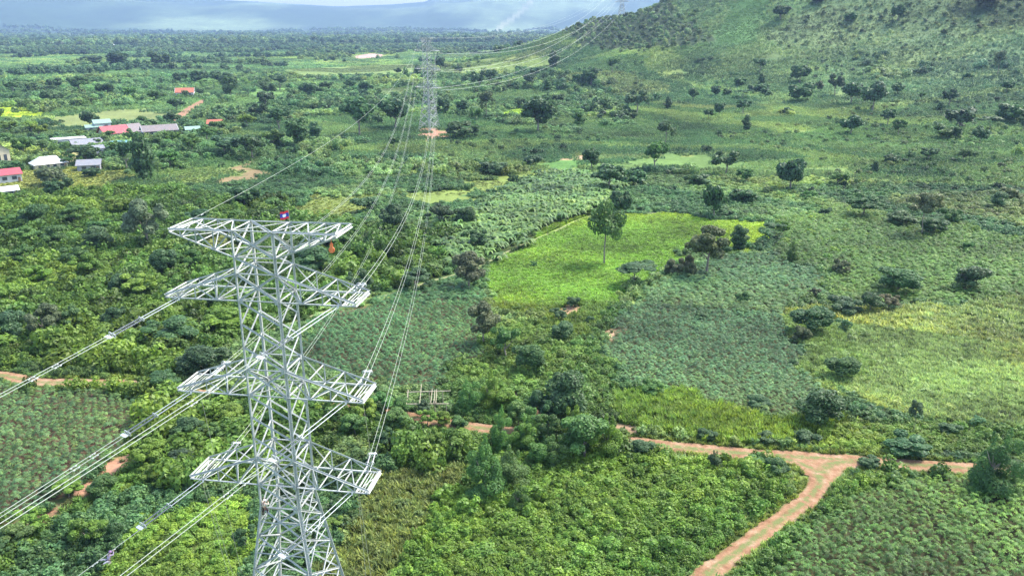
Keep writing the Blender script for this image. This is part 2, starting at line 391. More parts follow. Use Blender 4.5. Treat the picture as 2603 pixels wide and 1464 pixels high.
# ---------------------------------------------------------------- land cover: outlines of plots on the ground
# class, plant tint, ground colour, outline (photo points, put on the terrain)
ZONES_P = [
 ('jungle', (.088, .170, .032), (.05, .075, .022), [(-200, 500), (60, 470), (420, 478), (560, 500), (720, 520), (905, 560), (1125, 600), (1100, 690), (760, 800), (600, 860), (420, 960), (330, 945), (100, 930), (-200, 925)]),
 ('jungle', (.088, .170, .034), (.05, .075, .022), [(330, 975), (620, 1010), (900, 1040), (1200, 1080), (1300, 1100), (1200, 1250), (1000, 1180), (860, 1080), (600, 1240), (420, 1230), (300, 1250), (150, 1320), (60, 1420), (0, 1449), (-200, 1600), (-200, 1330), (90, 1300), (275, 1190), (390, 1085)]),
 ('dry', (.125, .175, .055), (.13, .11, .055), [(930, 1190), (1150, 1160), (1100, 1280), (1060, 1449), (1050, 1700), (780, 1700), (800, 1449), (870, 1290)]),
 ('scrubby', (.15, .26, .045), (.06, .085, .025), [(390, 1290), (640, 1250), (640, 1449), (640, 1700), (100, 1700), (260, 1449)]),
 ('scrub', (.115, .220, .038), (.055, .08, .025), [(1060, 1449), (1100, 1260), (1210, 1120), (1320, 1085), (1570, 1112), (1700, 1140), (1950, 1165), (2025, 1225), (2000, 1275), (1880, 1355), (1750, 1449), (1560, 1700), (1050, 1700)]),
 ('scrub', (.110, .205, .042), (.055, .08, .025), [(1890, 1375), (2080, 1215), (2200, 1180), (2576, 1195), (2800, 1230), (2800, 1300), (2300, 1190), (2100, 1290), (1960, 1500), (1750, 1700), (1640, 1700)]),
 ('cassava', (.105, .215, .055), (.05, .05, .024), [(1960, 1449), (2010, 1370), (2100, 1290), (2240, 1215), (2440, 1205), (2600, 1230), (2800, 1260), (2900, 1700), (1800, 1700)]),  # soil colour darkened to stand for shadow between the plants
 ('scrub', (.095, .185, .045), (.055, .08, .025), [(1085, 1000), (1200, 850), (1400, 780), (1560, 800), (1490, 880), (1560, 960), (1590, 1090), (1320, 1075), (1150, 1045)]),
 ('cassava', (.092, .195, .092), (.06, .06, .03), [(1540, 800), (1690, 720), (1790, 650), (1960, 640), (2065, 735), (1980, 790), (2000, 860), (2070, 985), (1960, 1050), (1760, 1000), (1560, 965), (1510, 880)]),
 ('cassava', (.082, .19, .082), (.09, .065, .04), [(760, 820), (1000, 745), (1150, 700), (1210, 780), (1190, 900), (1090, 1000), (960, 985), (780, 960)]),
 ('cassava', (.085, .18, .08), (.10, .065, .045), [(-200, 980), (110, 968), (330, 978), (395, 1010), (380, 1085), (265, 1185), (85, 1290), (-20, 1320), (-200, 1400)]),
 ('soil', (.1, .13, .05), (.34, .19, .13), [(0, 1325), (85, 1296), (275, 1188), (420, 1065), (440, 1085), (300, 1200), (110, 1300), (0, 1350)]),
 ('verge', (.135, .25, .052), (.10, .11, .035), [(1560, 985), (1700, 985), (1800, 1010), (1930, 1055), (2060, 1050), (2140, 1095), (1900, 1120), (1600, 1085)]),
 ('grass', (.245, .34, .12), (.12, .13, .05), [(2075, 800), (2330, 770), (2576, 735), (2800, 700), (2800, 1090), (2576, 1085), (2350, 1065), (2180, 1020), (2110, 930), (2140, 850)]),
 ('scrubby', (.13, .235, .05), (.06, .085, .03), [(2070, 1060), (2350, 1070), (2576, 1085), (2800, 1095), (2800, 1190), (2440, 1160), (2120, 1135), (1960, 1125)]),
 ('grass', (.20, .295, .09), (.10, .12, .04), [(1960, 800), (2080, 780), (2110, 860), (2190, 920), (2120, 1010), (2070, 985), (2010, 870)]),
 ('cassava2', (.112, .215, .058), (.06, .075, .03), [(1960, 640), (1960, 560), (2100, 520), (2350, 560), (2576, 600), (2800, 600), (2800, 720), (2576, 735), (2330, 760), (2080, 775), (2060, 700)]),
 ('banana', (.105, .20, .065), (.055, .08, .03), [(1100, 640), (1180, 520), (1300, 470), (1480, 430), (1570, 470), (1530, 530), (1390, 585), (1250, 655), (1180, 690)]),
 ('paddy', (.175, .32, .045), (.15, .23, .035), [(1212, 750), (1225, 668), (1300, 625), (1400, 580), (1480, 547), (1560, 532), (1660, 540), (1800, 556), (1900, 562), (1930, 592), (1845, 640), (1760, 640), (1700, 670), (1600, 730), (1540, 775), (1420, 790), (1300, 768)]),
 ('grass', (.15, .25, .05), (.12, .16, .04), [(1215, 752), (1300, 768), (1420, 790), (1470, 765), (1540, 775), (1480, 850), (1400, 830), (1330, 790), (1230, 790)]),
 ('soil', (.1, .13, .05), (.30, .19, .125), [(1440, 795), (1470, 778), (1500, 790), (1490, 805), (1450, 808)]),
 ('soil', (.1, .13, .05), (.32, .22, .15), [(1510, 845), (1545, 840), (1550, 862), (1515, 868)]),
 ('soil', (.1, .13, .05), (.27, .17, .11), [(1300, 1008), (1335, 1002), (1338, 1045), (1305, 1050)]),
 ('soil', (.1, .13, .05), (.29, .19, .135), [(1555, 1070), (1600, 1068), (1640, 1078), (1600, 1092), (1560, 1090)]),
 ('lawn', (.13, .18, .05), (.13, .155, .045), [(462, 610), (600, 580), (600, 650), (500, 668)]),
 ('lawn', (.14, .20, .05), (.15, .19, .055), [(740, 525), (830, 488), (930, 500), (860, 560), (760, 560)]),
 ('lawn', (.12, .20, .05), (.145, .20, .06), [(385, 470), (410, 438), (540, 418), (600, 425), (570, 450), (440, 474)]),
 ('soil', (.1, .13, .05), (.19, .145, .08), [(575, 455), (590, 425), (660, 400), (690, 405), (640, 440), (600, 465)]),
 ('lawn', (.15, .20, .05), (.19, .215, .06), [(-100, 440), (60, 425), (110, 425), (240, 420), (330, 445), (300, 470), (120, 480), (40, 480), (-100, 470)]),
 ('lawn', (.15, .18, .06), (.27, .255, .11), [(115, 385), (210, 375), (225, 405), (160, 415), (150, 400)]),
 ('soil', (.1, .13, .05), (.27, .155, .105), [(1040, 335), (1050, 322), (1130, 320), (1125, 345), (1070, 350)]),
 ('soil', (.1, .13, .05), (.21, .12, .075), [(800, 345), (850, 340), (855, 352), (810, 355)]),
 ('soil', (.1, .13, .05), (.30, .21, .14), [(1435, 398), (1465, 390), (1490, 394), (1480, 404), (1440, 405)]),
 ('paddy2', (.085, .19, .05), (.07, .15, .04), [(1370, 428), (1395, 408), (1480, 404), (1500, 412), (1440, 428)]),
 ('paddy2', (.11, .20, .05), (.09, .155, .045), [(1480, 425), (1600, 402), (1700, 398), (1860, 408), (1900, 420), (1700, 420), (1560, 430)]),
 ('paddy2', (.13, .21, .055), (.10, .16, .05), [(1890, 422), (2060, 418), (2150, 424), (2130, 434), (1960, 434)]),
 ('paddy2', (.15, .22, .05), (.14, .19, .05), [(1090, 480), (1300, 440), (1480, 418), (1480, 428), (1320, 460), (1170, 500), (1080, 510), (960, 510), (1000, 485)]),
 ('paddy2', (.30, .42, .03), (.30, .42, .03), [(-150, 272), (60, 268), (115, 282), (90, 298), (-150, 302)]),  # patch of sun on the plain, painted as lime field colour
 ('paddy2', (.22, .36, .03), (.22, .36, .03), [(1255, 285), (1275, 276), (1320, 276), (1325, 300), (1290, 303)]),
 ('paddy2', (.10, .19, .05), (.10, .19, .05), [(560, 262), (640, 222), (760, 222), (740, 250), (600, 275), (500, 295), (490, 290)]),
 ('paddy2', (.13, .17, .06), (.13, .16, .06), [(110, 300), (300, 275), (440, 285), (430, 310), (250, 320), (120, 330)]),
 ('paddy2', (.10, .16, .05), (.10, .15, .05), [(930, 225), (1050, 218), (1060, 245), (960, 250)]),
 ('paddy2', (.15, .215, .06), (.14, .20, .06), [(700, 178), (860, 168), (1060, 160), (1055, 180), (930, 195), (760, 200)]),  # sunlight through the clouds painted into this far field's yellow-green
 ('paddy2', (.15, .215, .06), (.14, .20, .06), [(1140, 175), (1240, 160), (1400, 148), (1395, 165), (1260, 180), (1150, 190)]),  # same painted sunlight tint as the far field before it
 ('hillfield', (.085, .18, .06), (.07, .14, .05), [(1800, 112), (1815, 60), (1840, -20), (1960, -20), (1930, 60), (1890, 112)]),
 ('forest', (.14, .225, .105), (.04, .06, .03), [(1420, 90), (1480, 55), (1570, 40), (1700, 50), (1790, 70), (1790, 115), (1600, 125)]),
 ('hillscrub', (.19, .275, .145), (.12, .17, .08), [(1930, 90), (2050, 20), (2250, -20), (2576, -20), (2700, 60), (2500, 90), (2330, 100), (2150, 120), (2000, 125)]),
 ('hillscrub', (.12, .18, .105), (.04, .06, .03), [(2380, 0), (2576, -20), (2700, 0), (2700, 60), (2520, 60), (2420, 45)]),
 ('soil', (.1, .13, .05), (.40, .27, .24), [(880, 142), (930, 134), (975, 138), (960, 148), (890, 152)]),
]
zo = []
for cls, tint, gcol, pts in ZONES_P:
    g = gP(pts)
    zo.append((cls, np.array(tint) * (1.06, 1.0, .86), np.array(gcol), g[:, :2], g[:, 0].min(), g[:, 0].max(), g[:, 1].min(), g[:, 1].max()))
CLS = {}
def classify(x, y):
    """index of the zone (or -1) for ground points; plot edges wander a little"""
    jx = x + (fbm(x, y, 13, 51, 3) - .5) * 13 * np.clip(y / 150, .4, 3); jy = y + (fbm(x, y, 13, 52, 3) - .5) * 13 * np.clip(y / 150, .4, 3)
    r = np.full(x.shape, -1, int)
    for i, z in enumerate(zo):
        sel = (jx >= z[4]) & (jx <= z[5]) & (jy >= z[6]) & (jy <= z[7])
        if not sel.any(): continue
        k = np.where(sel)[0]
        ins = inside(z[3], jx[k], jy[k])
        r[k[ins]] = i
    return r

# patchwork for everything without an outline of its own
PATCH = np.array([(.115, .215, .066), (.135, .23, .076), (.088, .175, .060), (.160, .250, .078), (.082, .165, .060), (.18, .25, .085)])
def patch_tint(x, y):
    D = np.hypot(x, y)
    n1 = fbm(x + .4 * y, y * 1.0, 130, 61, 3); n2 = fbm(x, y * .8, 420, 62, 3); n3 = fbm(x, y, 45, 63, 2)
    k = np.clip(((n1 * .6 + n2 * .4) - .28) / .44, 0, .999) * len(PATCH)
    i = k.astype(int)
    t = PATCH[i].copy()
    t *= (.8 + .45 * n3)[:, None]
    far = np.clip((D - 500) / 900, 0, 1)[:, None]
    left = np.clip((40 - x) / 250, 0, 1)[:, None]; t = t * (1 + far * (.30 * left - .05))
    # right-hand hillside greyer green
    hillm = np.clip((x - 130) / 200, 0, 1) * np.clip((y - 420) / 250, 0, 1)
    t = t * (1 - .5 * hillm[:, None]) + np.array((.155, .245, .16)) * (.5 * hillm[:, None])
    return t

# ---------------------------------------------------------------- roads and tracks (centre lines on the ground)
def smooth_line(pts, n):
    P = gP(pts)[:, :2]
    d = np.concatenate([[0], np.cumsum(np.hypot(*np.diff(P, axis=0).T))])
    t = np.linspace(0, d[-1], n)
    out = []
    m = np.gradient(P, d, axis=0)
    for s in t:
        i = min(np.searchsorted(d, s, side='right') - 1, len(d) - 2); h = d[i + 1] - d[i]; u = (s - d[i]) / h
        out.append((2 * u**3 - 3 * u**2 + 1) * P[i] + (u**3 - 2 * u**2 + u) * h * m[i] + (-2 * u**3 + 3 * u**2) * P[i + 1] + (u**3 - u**2) * h * m[i + 1])
    return np.array(out)
MAIN_P = [(-160, 935), (0, 944), (100, 962), (230, 964), (330, 968), (480, 988), (620, 1006), (760, 1018), (870, 1030), (980, 1043), (1060, 1054), (1130, 1066), (1210, 1078), (1330, 1090), (1450, 1098), (1575, 1110), (1700, 1125), (1850, 1140), (2000, 1150), (2200, 1164), (2440, 1179), (2620, 1192), (2800, 1205)]
BRANCH_P = [(1560, 1700), (1700, 1520), (1775, 1449), (1850, 1392), (1920, 1340), (1985, 1293), (2040, 1248), (2062, 1215), (2052, 1188), (2015, 1168), (1960, 1153), (1900, 1144)]
BRANCH2_P = [(2058, 1205), (2070, 1185), (2095, 1168), (2150, 1160)]
FARTRK_P = [(440, 306), (462, 286), (490, 266), (520, 252), (560, 242), (600, 238)]
PATH_P = [(500, 872), (580, 855), (700, 825), (800, 790), (900, 762), (1000, 735), (1090, 706), (1150, 690), (1215, 665), (1300, 622), (1400, 580), (1480, 546), (1560, 530), (1650, 537)]
ROADS = [('dirt_road', MAIN_P, 3.7, 260), ('dirt_road_branch', BRANCH_P, 3.1, 150), ('dirt_road_corner', BRANCH2_P, 5.0, 24), ('dirt_track', FARTRK_P, 7.5, 50), ('footpath', PATH_P, .75, 160)]
road_lines = []
for nm, pts, w, n in ROADS:
    road_lines.append((nm, smooth_line(pts, n), w))
JUNC = gP([(2066, 1180)])[0]
def road_dist(x, y, extra=0.0):
    """signed clearance to the nearest road edge"""
    best = np.hypot(x - JUNC[0], y - JUNC[1]) - 3.4
    for nm, L, w in road_lines:
        lo = L.min(0) - 14; hi = L.max(0) + 14
        k = np.where((x > lo[0]) & (x < hi[0]) & (y > lo[1]) & (y < hi[1]))[0]
        if not len(k): continue
        dd = np.full(len(k), 1e9)
        for i in range(len(L) - 1):
            a = L[i]; ab = L[i + 1] - a
            t = np.clip(((x[k] - a[0]) * ab[0] + (y[k] - a[1]) * ab[1]) / (ab @ ab + 1e-9), 0, 1)
            dd = np.minimum(dd, np.hypot(x[k] - a[0] - t * ab[0], y[k] - a[1] - t * ab[1]))
        best[k] = np.minimum(best[k], dd - w / 2)
    return best

# ---------------------------------------------------------------- terrain sheet
def axis(lo_far, lo, hi, hi_far, step, grow):
    a = list(np.arange(lo, hi + .01, step))
    s = step; v = hi
    while v < hi_far: s *= grow; v += s; a.append(v)
    s = step; v = lo
    while v > lo_far: s *= grow; v -= s; a.insert(0, v)
    return np.array(a)
gx = axis(-16000, -160, 200, 16000, 2.0, 1.045)
gy = axis(-900, 40, 300, 16500, 2.0, 1.03)
GX, GY = np.meshgrid(gx, gy)
X = GX.ravel(); Y = GY.ravel(); Z = height(X, Y)
zi = classify(X, Y)
cov = patch_tint(X, Y) * .8 * np.array((1.1, .97, .9))
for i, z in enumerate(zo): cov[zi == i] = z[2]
D_ = np.hypot(X, Y)
fw = np.clip((D_ - 2600) / 1500, 0, 1)[:, None]
cov = cov * (1 - fw) + (np.array((.035, .065, .032)) + np.array((.11, .135, .07)) * np.clip((fbm(X, Y * .45, 700, 71, 5)[:, None] - .47) * 4.5, 0, 1)) * fw
# cleared power-line corridor climbing the mountain
cg = gP([(1242, 78), (1252, 66), (1290, 40), (1325, 8), (1350, -20), (1362, -20), (1340, 8), (1302, 44), (1268, 70), (1256, 80)])[:, :2]
cov[inside(cg, X, Y)] = (.20, .22, .14)
nx, ny = len(gx), len(gy)
ii = np.arange(nx * ny).reshape(ny, nx)
Fq = np.stack([ii[:-1, :-1], ii[:-1, 1:], ii[1:, 1:], ii[1:, :-1]], -1).reshape(-1, 4)
me = np_mesh('ground', np.stack([X, Y, Z], -1), Fq, M['ground'], smooth=True)
at = me.attributes.new('cov', 'FLOAT_COLOR', 'POINT')
at.data.foreach_set('color', np.concatenate([cov, np.ones((len(cov), 1))], 1).astype(np.float32).ravel())
tag(link('ground', me), 'green valley floor rising to a hill and distant mountains', 'ground', kind='structure')

M['path'] = plain('trodden_earth', (.17, .18, .08), .95, var=.3, scale=1.2)
for nm, L, w in road_lines:
    n = len(L); T = np.gradient(L, axis=0); T /= np.linalg.norm(T, axis=1)[:, None]
    N = np.stack([-T[:, 1], T[:, 0]], -1)
    cs = np.linspace(-.5, .5, 13)
    wob = w * (1 + .22 * (fbm(np.arange(n) * 1.0, np.zeros(n), 7, 81, 3) - .5) * 2)
    P = L[:, None] + N[:, None] * (cs[None, :, None] * wob[:, None, None])
    z = height(P[..., 0], P[..., 1])
    rut = np.interp(np.abs(cs), [0, .1, .2, .3, .4, .5], [.9, .65, 0, 0, .15, .8])
    dz = .12 + .05 * rut - np.where(np.abs(cs) > .45, .13, 0)
    base = {'dirt_road': 0, 'dirt_road_branch': .012, 'dirt_road_corner': .02, 'dirt_track': .1, 'footpath': -.03}[nm]
    V = np.stack([P[..., 0], P[..., 1], z + dz[None] + base], -1).reshape(-1, 3)
    ii = np.arange(n * 13).reshape(n, 13)
    Fq = np.stack([ii[:-1, :-1], ii[:-1, 1:], ii[1:, 1:], ii[1:, :-1]], -1).reshape(-1, 4)[:, ::-1]
    me = np_mesh(nm, V, Fq, M['path'] if nm == 'footpath' else M['dirt'], smooth=True)
    at = me.attributes.new('rut', 'FLOAT', 'POINT'); at.data.foreach_set('value', np.tile(rut if nm != 'dirt_track' else rut * 0, n).astype(np.float32))
    tag(link(nm, me), {'dirt_road': 'reddish dirt road crossing the whole valley floor', 'dirt_road_branch': 'rutted dirt road curving down to the bottom edge', 'dirt_road_corner': 'dirt shortcut at the road junction', 'dirt_track': 'pale winding track far beyond the village', 'footpath': 'narrow footpath along the field edge'}[nm], 'road', kind='structure')
# ---------------------------------------------------------------- plant and crown meshes
def leaves(C, N, size, rng, aspect=1.9, fold=0.0):
    """one pointed leaf (a rhombus) per centre C with normal N"""
    n = len(C)
    N = N / (np.linalg.norm(N, axis=1)[:, None] + 1e-9)
    r = rng.normal(size=(n, 3)); U = np.cross(N, r); U /= np.linalg.norm(U, axis=1)[:, None] + 1e-9
    W = np.cross(N, U)
    s = (size * rng.uniform(.65, 1.35, n))[:, None]
    a = s * .5 * math.sqrt(aspect); b = s * .5 / math.sqrt(aspect) * 1.25
    V = np.stack([C - U * a, C + W * b, C + U * a, C - W * b], 1).reshape(-1, 3)
    Fc = np.arange(n * 4).reshape(n, 4)
    return V, Fc
def lobed(rng, lobes, n, size, up=.35, jit=.55, shell=(.72, 1.05), aspect=1.9, flat=None):
    """leaves spread over a set of ellipsoid clumps"""
    lobes = np.array(lobes, float)
    vol = (lobes[:, 3] * lobes[:, 4] + lobes[:, 4] * lobes[:, 5]) ; pr = vol / vol.sum()
    li = rng.choice(len(lobes), n, p=pr)
    d = rng.normal(size=(n, 3)); d[:, 2] += .25; d /= np.linalg.norm(d, axis=1)[:, None]
    rr = rng.uniform(*shell, n)[:, None]
    C = lobes[li, :3] + d * lobes[li, 3:6] * rr
    N = d / lobes[li, 3:6] * lobes[li, 3:6].mean(1)[:, None] + rng.normal(size=(n, 3)) * jit + np.array((0, 0, up))
    V, Fc = leaves(C, N, size, rng, aspect)
    lv = rng.uniform(.2, .8, len(lobes))
    v = np.clip(lv[li] * .55 + rng.uniform(0, .5, n), 0, 1)
    return V, Fc, v
def lobes_round(rng, n, r=.33, spread=.34, z0=.55, zs=.3, flat=.8):
    L = []
    for i in range(n):
        a = rng.uniform(0, 6.283); q = spread * math.sqrt(rng.uniform(.05, 1)); zz = z0 + zs * rng.uniform(-1, 1) * (1 - .5 * q / spread)
        k = r * rng.uniform(.6, 1.15) * (1 - .35 * q / spread)
        L.append((q * math.cos(a), q * math.sin(a), zz, k, k * rng.uniform(.8, 1.2), k * flat * rng.uniform(.7, 1.1)))
    return L
def fit_unit(V):
    """scale so the crown is 1 wide and its top at 1"""
    w = np.percentile(np.abs(V[:, :2]), 98); V = V.copy(); V[:, :2] *= .5 / w; V[:, 2] *= 1.0 / np.percentile(V[:, 2], 99.5)
    return V

# crowns: unit size (width 1, height 1), scaled per tree
def crown_mesh(kind, seed, n=1700, fine=1.0):
    rng = np.random.default_rng(seed)
    if kind == 'dense': L = lobes_round(rng, 17, .205, .30, .57, .32, .95); sz = .075
    elif kind == 'loose': L = lobes_round(rng, 16, .165, .36, .63, .30, .85); sz = .075; n = int(n * .8)
    elif kind == 'pale': L = lobes_round(rng, 12, .17, .34, .70, .24, .7); sz = .07; n = int(n * .55)
    elif kind == 'umbrella': L = lobes_round(rng, 12, .20, .38, .80, .10, .45); sz = .07; n = int(n * .7)
    elif kind == 'tall': L = lobes_round(rng, 13, .21, .32, .72, .22, .75) + [(-.28, .05, .48, .13, .13, .12)]; sz = .066; n = int(n * .55)
    elif kind == 'vine':
        L = [(rng.normal() * .15 * (1.3 - .6 * z), rng.normal() * .15 * (1.3 - .6 * z), z * .86, .22 * (1.25 - .75 * z) * rng.uniform(.55, 1.25), .22 * (1.25 - .75 * z) * rng.uniform(.55, 1.25), .11) for z in np.linspace(.08, .92, 12)]
        L += [(.22 * math.cos(a), .22 * math.sin(a), rng.uniform(.1, .45), .14, .14, .22) for a in rng.uniform(0, 6.28, 6)]
        L += [(.10, .05, .95, .05, .05, .12), (-.12, 0, .82, .05, .05, .12)]
        sz = .05; n = int(n * 2.2)
    elif kind == 'column': L = [(rng.normal() * .09, rng.normal() * .09, z, .30 * math.sin(math.pi * (z * .8 + .12)) + .08, .30 * math.sin(math.pi * (z * .8 + .12)) + .08, .12) for z in np.linspace(.1, .92, 9)]; sz = .08
    else: L = lobes_round(rng, 16, .19, .33, .42, .30, .95); sz = .08          # shrub, reaching the ground
    V, Fc, v = lobed(rng, L, n, sz * fine)
    if kind in ('shrub', 'vine'): V[:, 2] = np.abs(V[:, 2])
    V = fit_unit(V)
    return np_mesh('crown_' + kind, V, Fc, M['leaf'], v)
def trunk_mesh(kind, seed):
    rng = np.random.default_rng(seed); mb = MB()
    top = {'tall': .72, 'umbrella': .72, 'pale': .62}.get(kind, .5)
    r = {'tall': .022, 'pale': .014, 'umbrella': .018}.get(kind, .03)
    fk = .62 if kind != 'umbrella' else .45
    bend = [(0, 0, -.03), (rng.normal() * .012, rng.normal() * .012, top * .3), (rng.normal() * .02, rng.normal() * .02, top * fk), (rng.normal() * .03, rng.normal() * .03, top)]
    mb.tube(bend, [r * 1.3, r, r * .8, r * .4], 7)
    for i in range(5):
        a = i * 1.256 + rng.uniform(-.4, .4); q = rng.uniform(.16, .33); z1 = top * rng.uniform(fk * .8, .95)
        p0 = Vector(bend[2]).lerp(Vector(bend[3]), rng.uniform(0, .7)) if i else Vector(bend[2])
        mb.tube([p0, p0 + Vector((q * .5 * math.cos(a), q * .5 * math.sin(a), .10)), p0 + Vector((q * math.cos(a), q * math.sin(a), .20 + .08 * rng.uniform()))], [r * .5, r * .35, r * .15], 5)
    me = bpy.data.meshes.new('trunk_' + kind); me.from_pydata(mb.V, [], mb.F); me.materials.append(M['bark']); me.update()
    return me
CROWNS = {}
for kk, cnt in (('dense', 4), ('loose', 4), ('pale', 3), ('umbrella', 3), ('tall', 2), ('vine', 3), ('column', 3), ('shrub', 5)):
    CROWNS[kk] = [(crown_mesh(kk, 100 + 7 * i + len(kk), 1700 if kk != 'vine' else 2600), trunk_mesh(kk, 300 + i)) for i in range(cnt)]

NEAR = {kk: [(crown_mesh(kk, 500 + 7 * i + len(kk), 6500 if kk != 'vine' else 5600, .52), c_[i % len(c_)][1]) for i in range(3)] for kk, c_ in CROWNS.items()}
# ---------------------------------------------------------------- ground-cover plants, scattered with geometry nodes
SRC = bpy.data.collections.new('plant_sources')            # not linked to the scene
def src_obj(name, V, Fc, v, mat=None):
    o = bpy.data.objects.new(name, np_mesh(name, V, Fc, mat or M['plant'], v)); return o
def col_of(name, objs):
    c = bpy.data.collections.new(name)
    for o in objs: c.objects.link(o)
    return c
def cassava(seed):
    rng = np.random.default_rng(seed); n = 19
    V = []; Fs = []; vv = []; k = 0
    for i in range(n):                                       # palmate leaves held on stalks
        a = rng.uniform(0, 6.283); q = .5 * math.sqrt(rng.uniform(0.02, 1)); zz = 1.0 - 2.2 * q * q + rng.uniform(-.12, .1)
        c = np.array((q * math.cos(a), q * math.sin(a), max(.25, zz)))
        nn = np.array((q * math.cos(a) * .9, q * math.sin(a) * .9, .8)) + rng.normal(size=3) * .18; nn /= np.linalg.norm(nn)
        u = np.cross(nn, rng.normal(size=3)); u /= np.linalg.norm(u); w = np.cross(nn, u)
        ll = rng.uniform(.17, .25); lum = rng.uniform(.15, .95)
        for j in range(5):
            b = j * 1.2566; d = u * math.cos(b) + w * math.sin(b); s = np.cross(nn, d)
            p = [c, c + d * ll * .55 + s * ll * .19, c + d * ll - nn * ll * .18, c + d * ll * .55 - s * ll * .19]
            V += p; Fs.append((k, k + 1, k + 2, k + 3)); k += 4; vv.append(np.clip(lum + rng.uniform(-.12, .12), 0, 1))
    return src_obj('cassava', np.array(V), np.array(Fs), np.array(vv))
def bush(seed, nl=6, n=420, sz=.105, kind=0):
    rng = np.random.default_rng(seed)
    L = [(rng.uniform(-.32, .32), rng.uniform(-.32, .32), rng.uniform(.22, .62), rng.uniform(.17, .33), rng.uniform(.17, .33), rng.uniform(.15, .3)) for _ in range(nl)]
    V, Fc, v = lobed(rng, L, n, sz, up=.5); V[:, 2] = np.abs(V[:, 2])
    return src_obj('bush', V, Fc, v)
def clump(seed, nb=12, n=420, sz=.05, hz=.36):
    """a patch of low bushes, 1 wide"""
    rng = np.random.default_rng(seed); L = []
    for _ in range(nb):
        x, y = rng.uniform(-.5, .5, 2); r = rng.uniform(.05, .13)
        L.append((x, y, hz * rng.uniform(.1, .6), r, r, hz * rng.uniform(.35, .7)))
    V, Fc, v = lobed(rng, L, n, sz, up=.6); V[:, 2] = np.abs(V[:, 2])
    return src_obj('clump', V, Fc, v)
def tuft(seed, n=34, h=1.0):
    rng = np.random.default_rng(seed); V = []; Fs = []; vv = []
    for i in range(n):
        a = rng.uniform(0, 6.283); b = rng.uniform(0, .42); q = rng.uniform(0, .38); t = rng.uniform(0, 6.283)
        o = np.array((q * math.cos(t), q * math.sin(t), 0)); hh = h * rng.uniform(.55, 1.1)
        d = np.array((math.cos(a), math.sin(a), 0)); s = np.array((-d[1], d[0], 0)) * rng.uniform(.035, .07)
        mid = o + d * b * .4 + np.array((0, 0, hh * .6)); tip = o + d * b * 1.5 + np.array((0, 0, hh * .95))
        V += [o - s * .6, o + s * .6, mid + s, mid - s, mid - s, mid + s, tip + s * .2, tip - s * .2]
        k = len(V) - 8; Fs += [(k, k + 1, k + 2, k + 3), (k + 4, k + 5, k + 6, k + 7)]; u = rng.uniform(.1, .9); vv += [u, min(1, u + .1)]
    return src_obj('tuft', np.array(V), np.array(Fs), np.array(vv))
def banana(seed):
    rng = np.random.default_rng(seed); V = []; Fs = []; vv = []
    for i in range(13):
        a = rng.uniform(0, 6.283); d = np.array((math.cos(a), math.sin(a), 0)); s = np.array((-d[1], d[0], 0)); u = rng.uniform(.2, .95)
        l = rng.uniform(.4, .75); w = rng.uniform(.06, .11); b0 = np.array((0, 0, rng.uniform(.4, .6)))
        pts = [b0 + d * l * t + np.array((0, 0, (1.0 * t - 1.05 * t * t) * l * 1.6)) for t in (0, .33, .66, 1)]
        ws = [w * .3, w, w * .9, w * .12]; k = len(V)
        for p, q in zip(pts, ws): V += [p - s * q, p + s * q]
        for j in range(3): Fs.append((k + 2 * j, k + 2 * j + 1, k + 2 * j + 3, k + 2 * j + 2)); vv.append(u)
    return src_obj('banana', np.array(V), np.array(Fs), np.array(vv))
def wood(seed, n=330):
    rng = np.random.default_rng(seed)
    V, Fc, v = lobed(rng, lobes_round(rng, 10, .27, .28, .52, .26, .9), n, .13, up=.5); V[:, 2] = np.abs(V[:, 2])
    return src_obj('far_tree', V, Fc, v)
COLS = {
 'cassava': col_of('cassava_plants', [cassava(s) for s in range(4)]),
 'bush': col_of('bush_plants', [bush(10 + s, 5 + s % 4) for s in range(9)]),
 'clump': col_of('clump_plants', [clump(30 + s) for s in range(5)]),
 'tuft': col_of('tuft_plants', [tuft(40 + s) for s in range(4)]),
 'banana': col_of('banana_plants', [banana(50 + s) for s in range(4)]),
 'wood': col_of('far_trees', [wood(60 + s) for s in range(6)]),
}
NVAR = {k: len(c.objects) for k, c in COLS.items()}
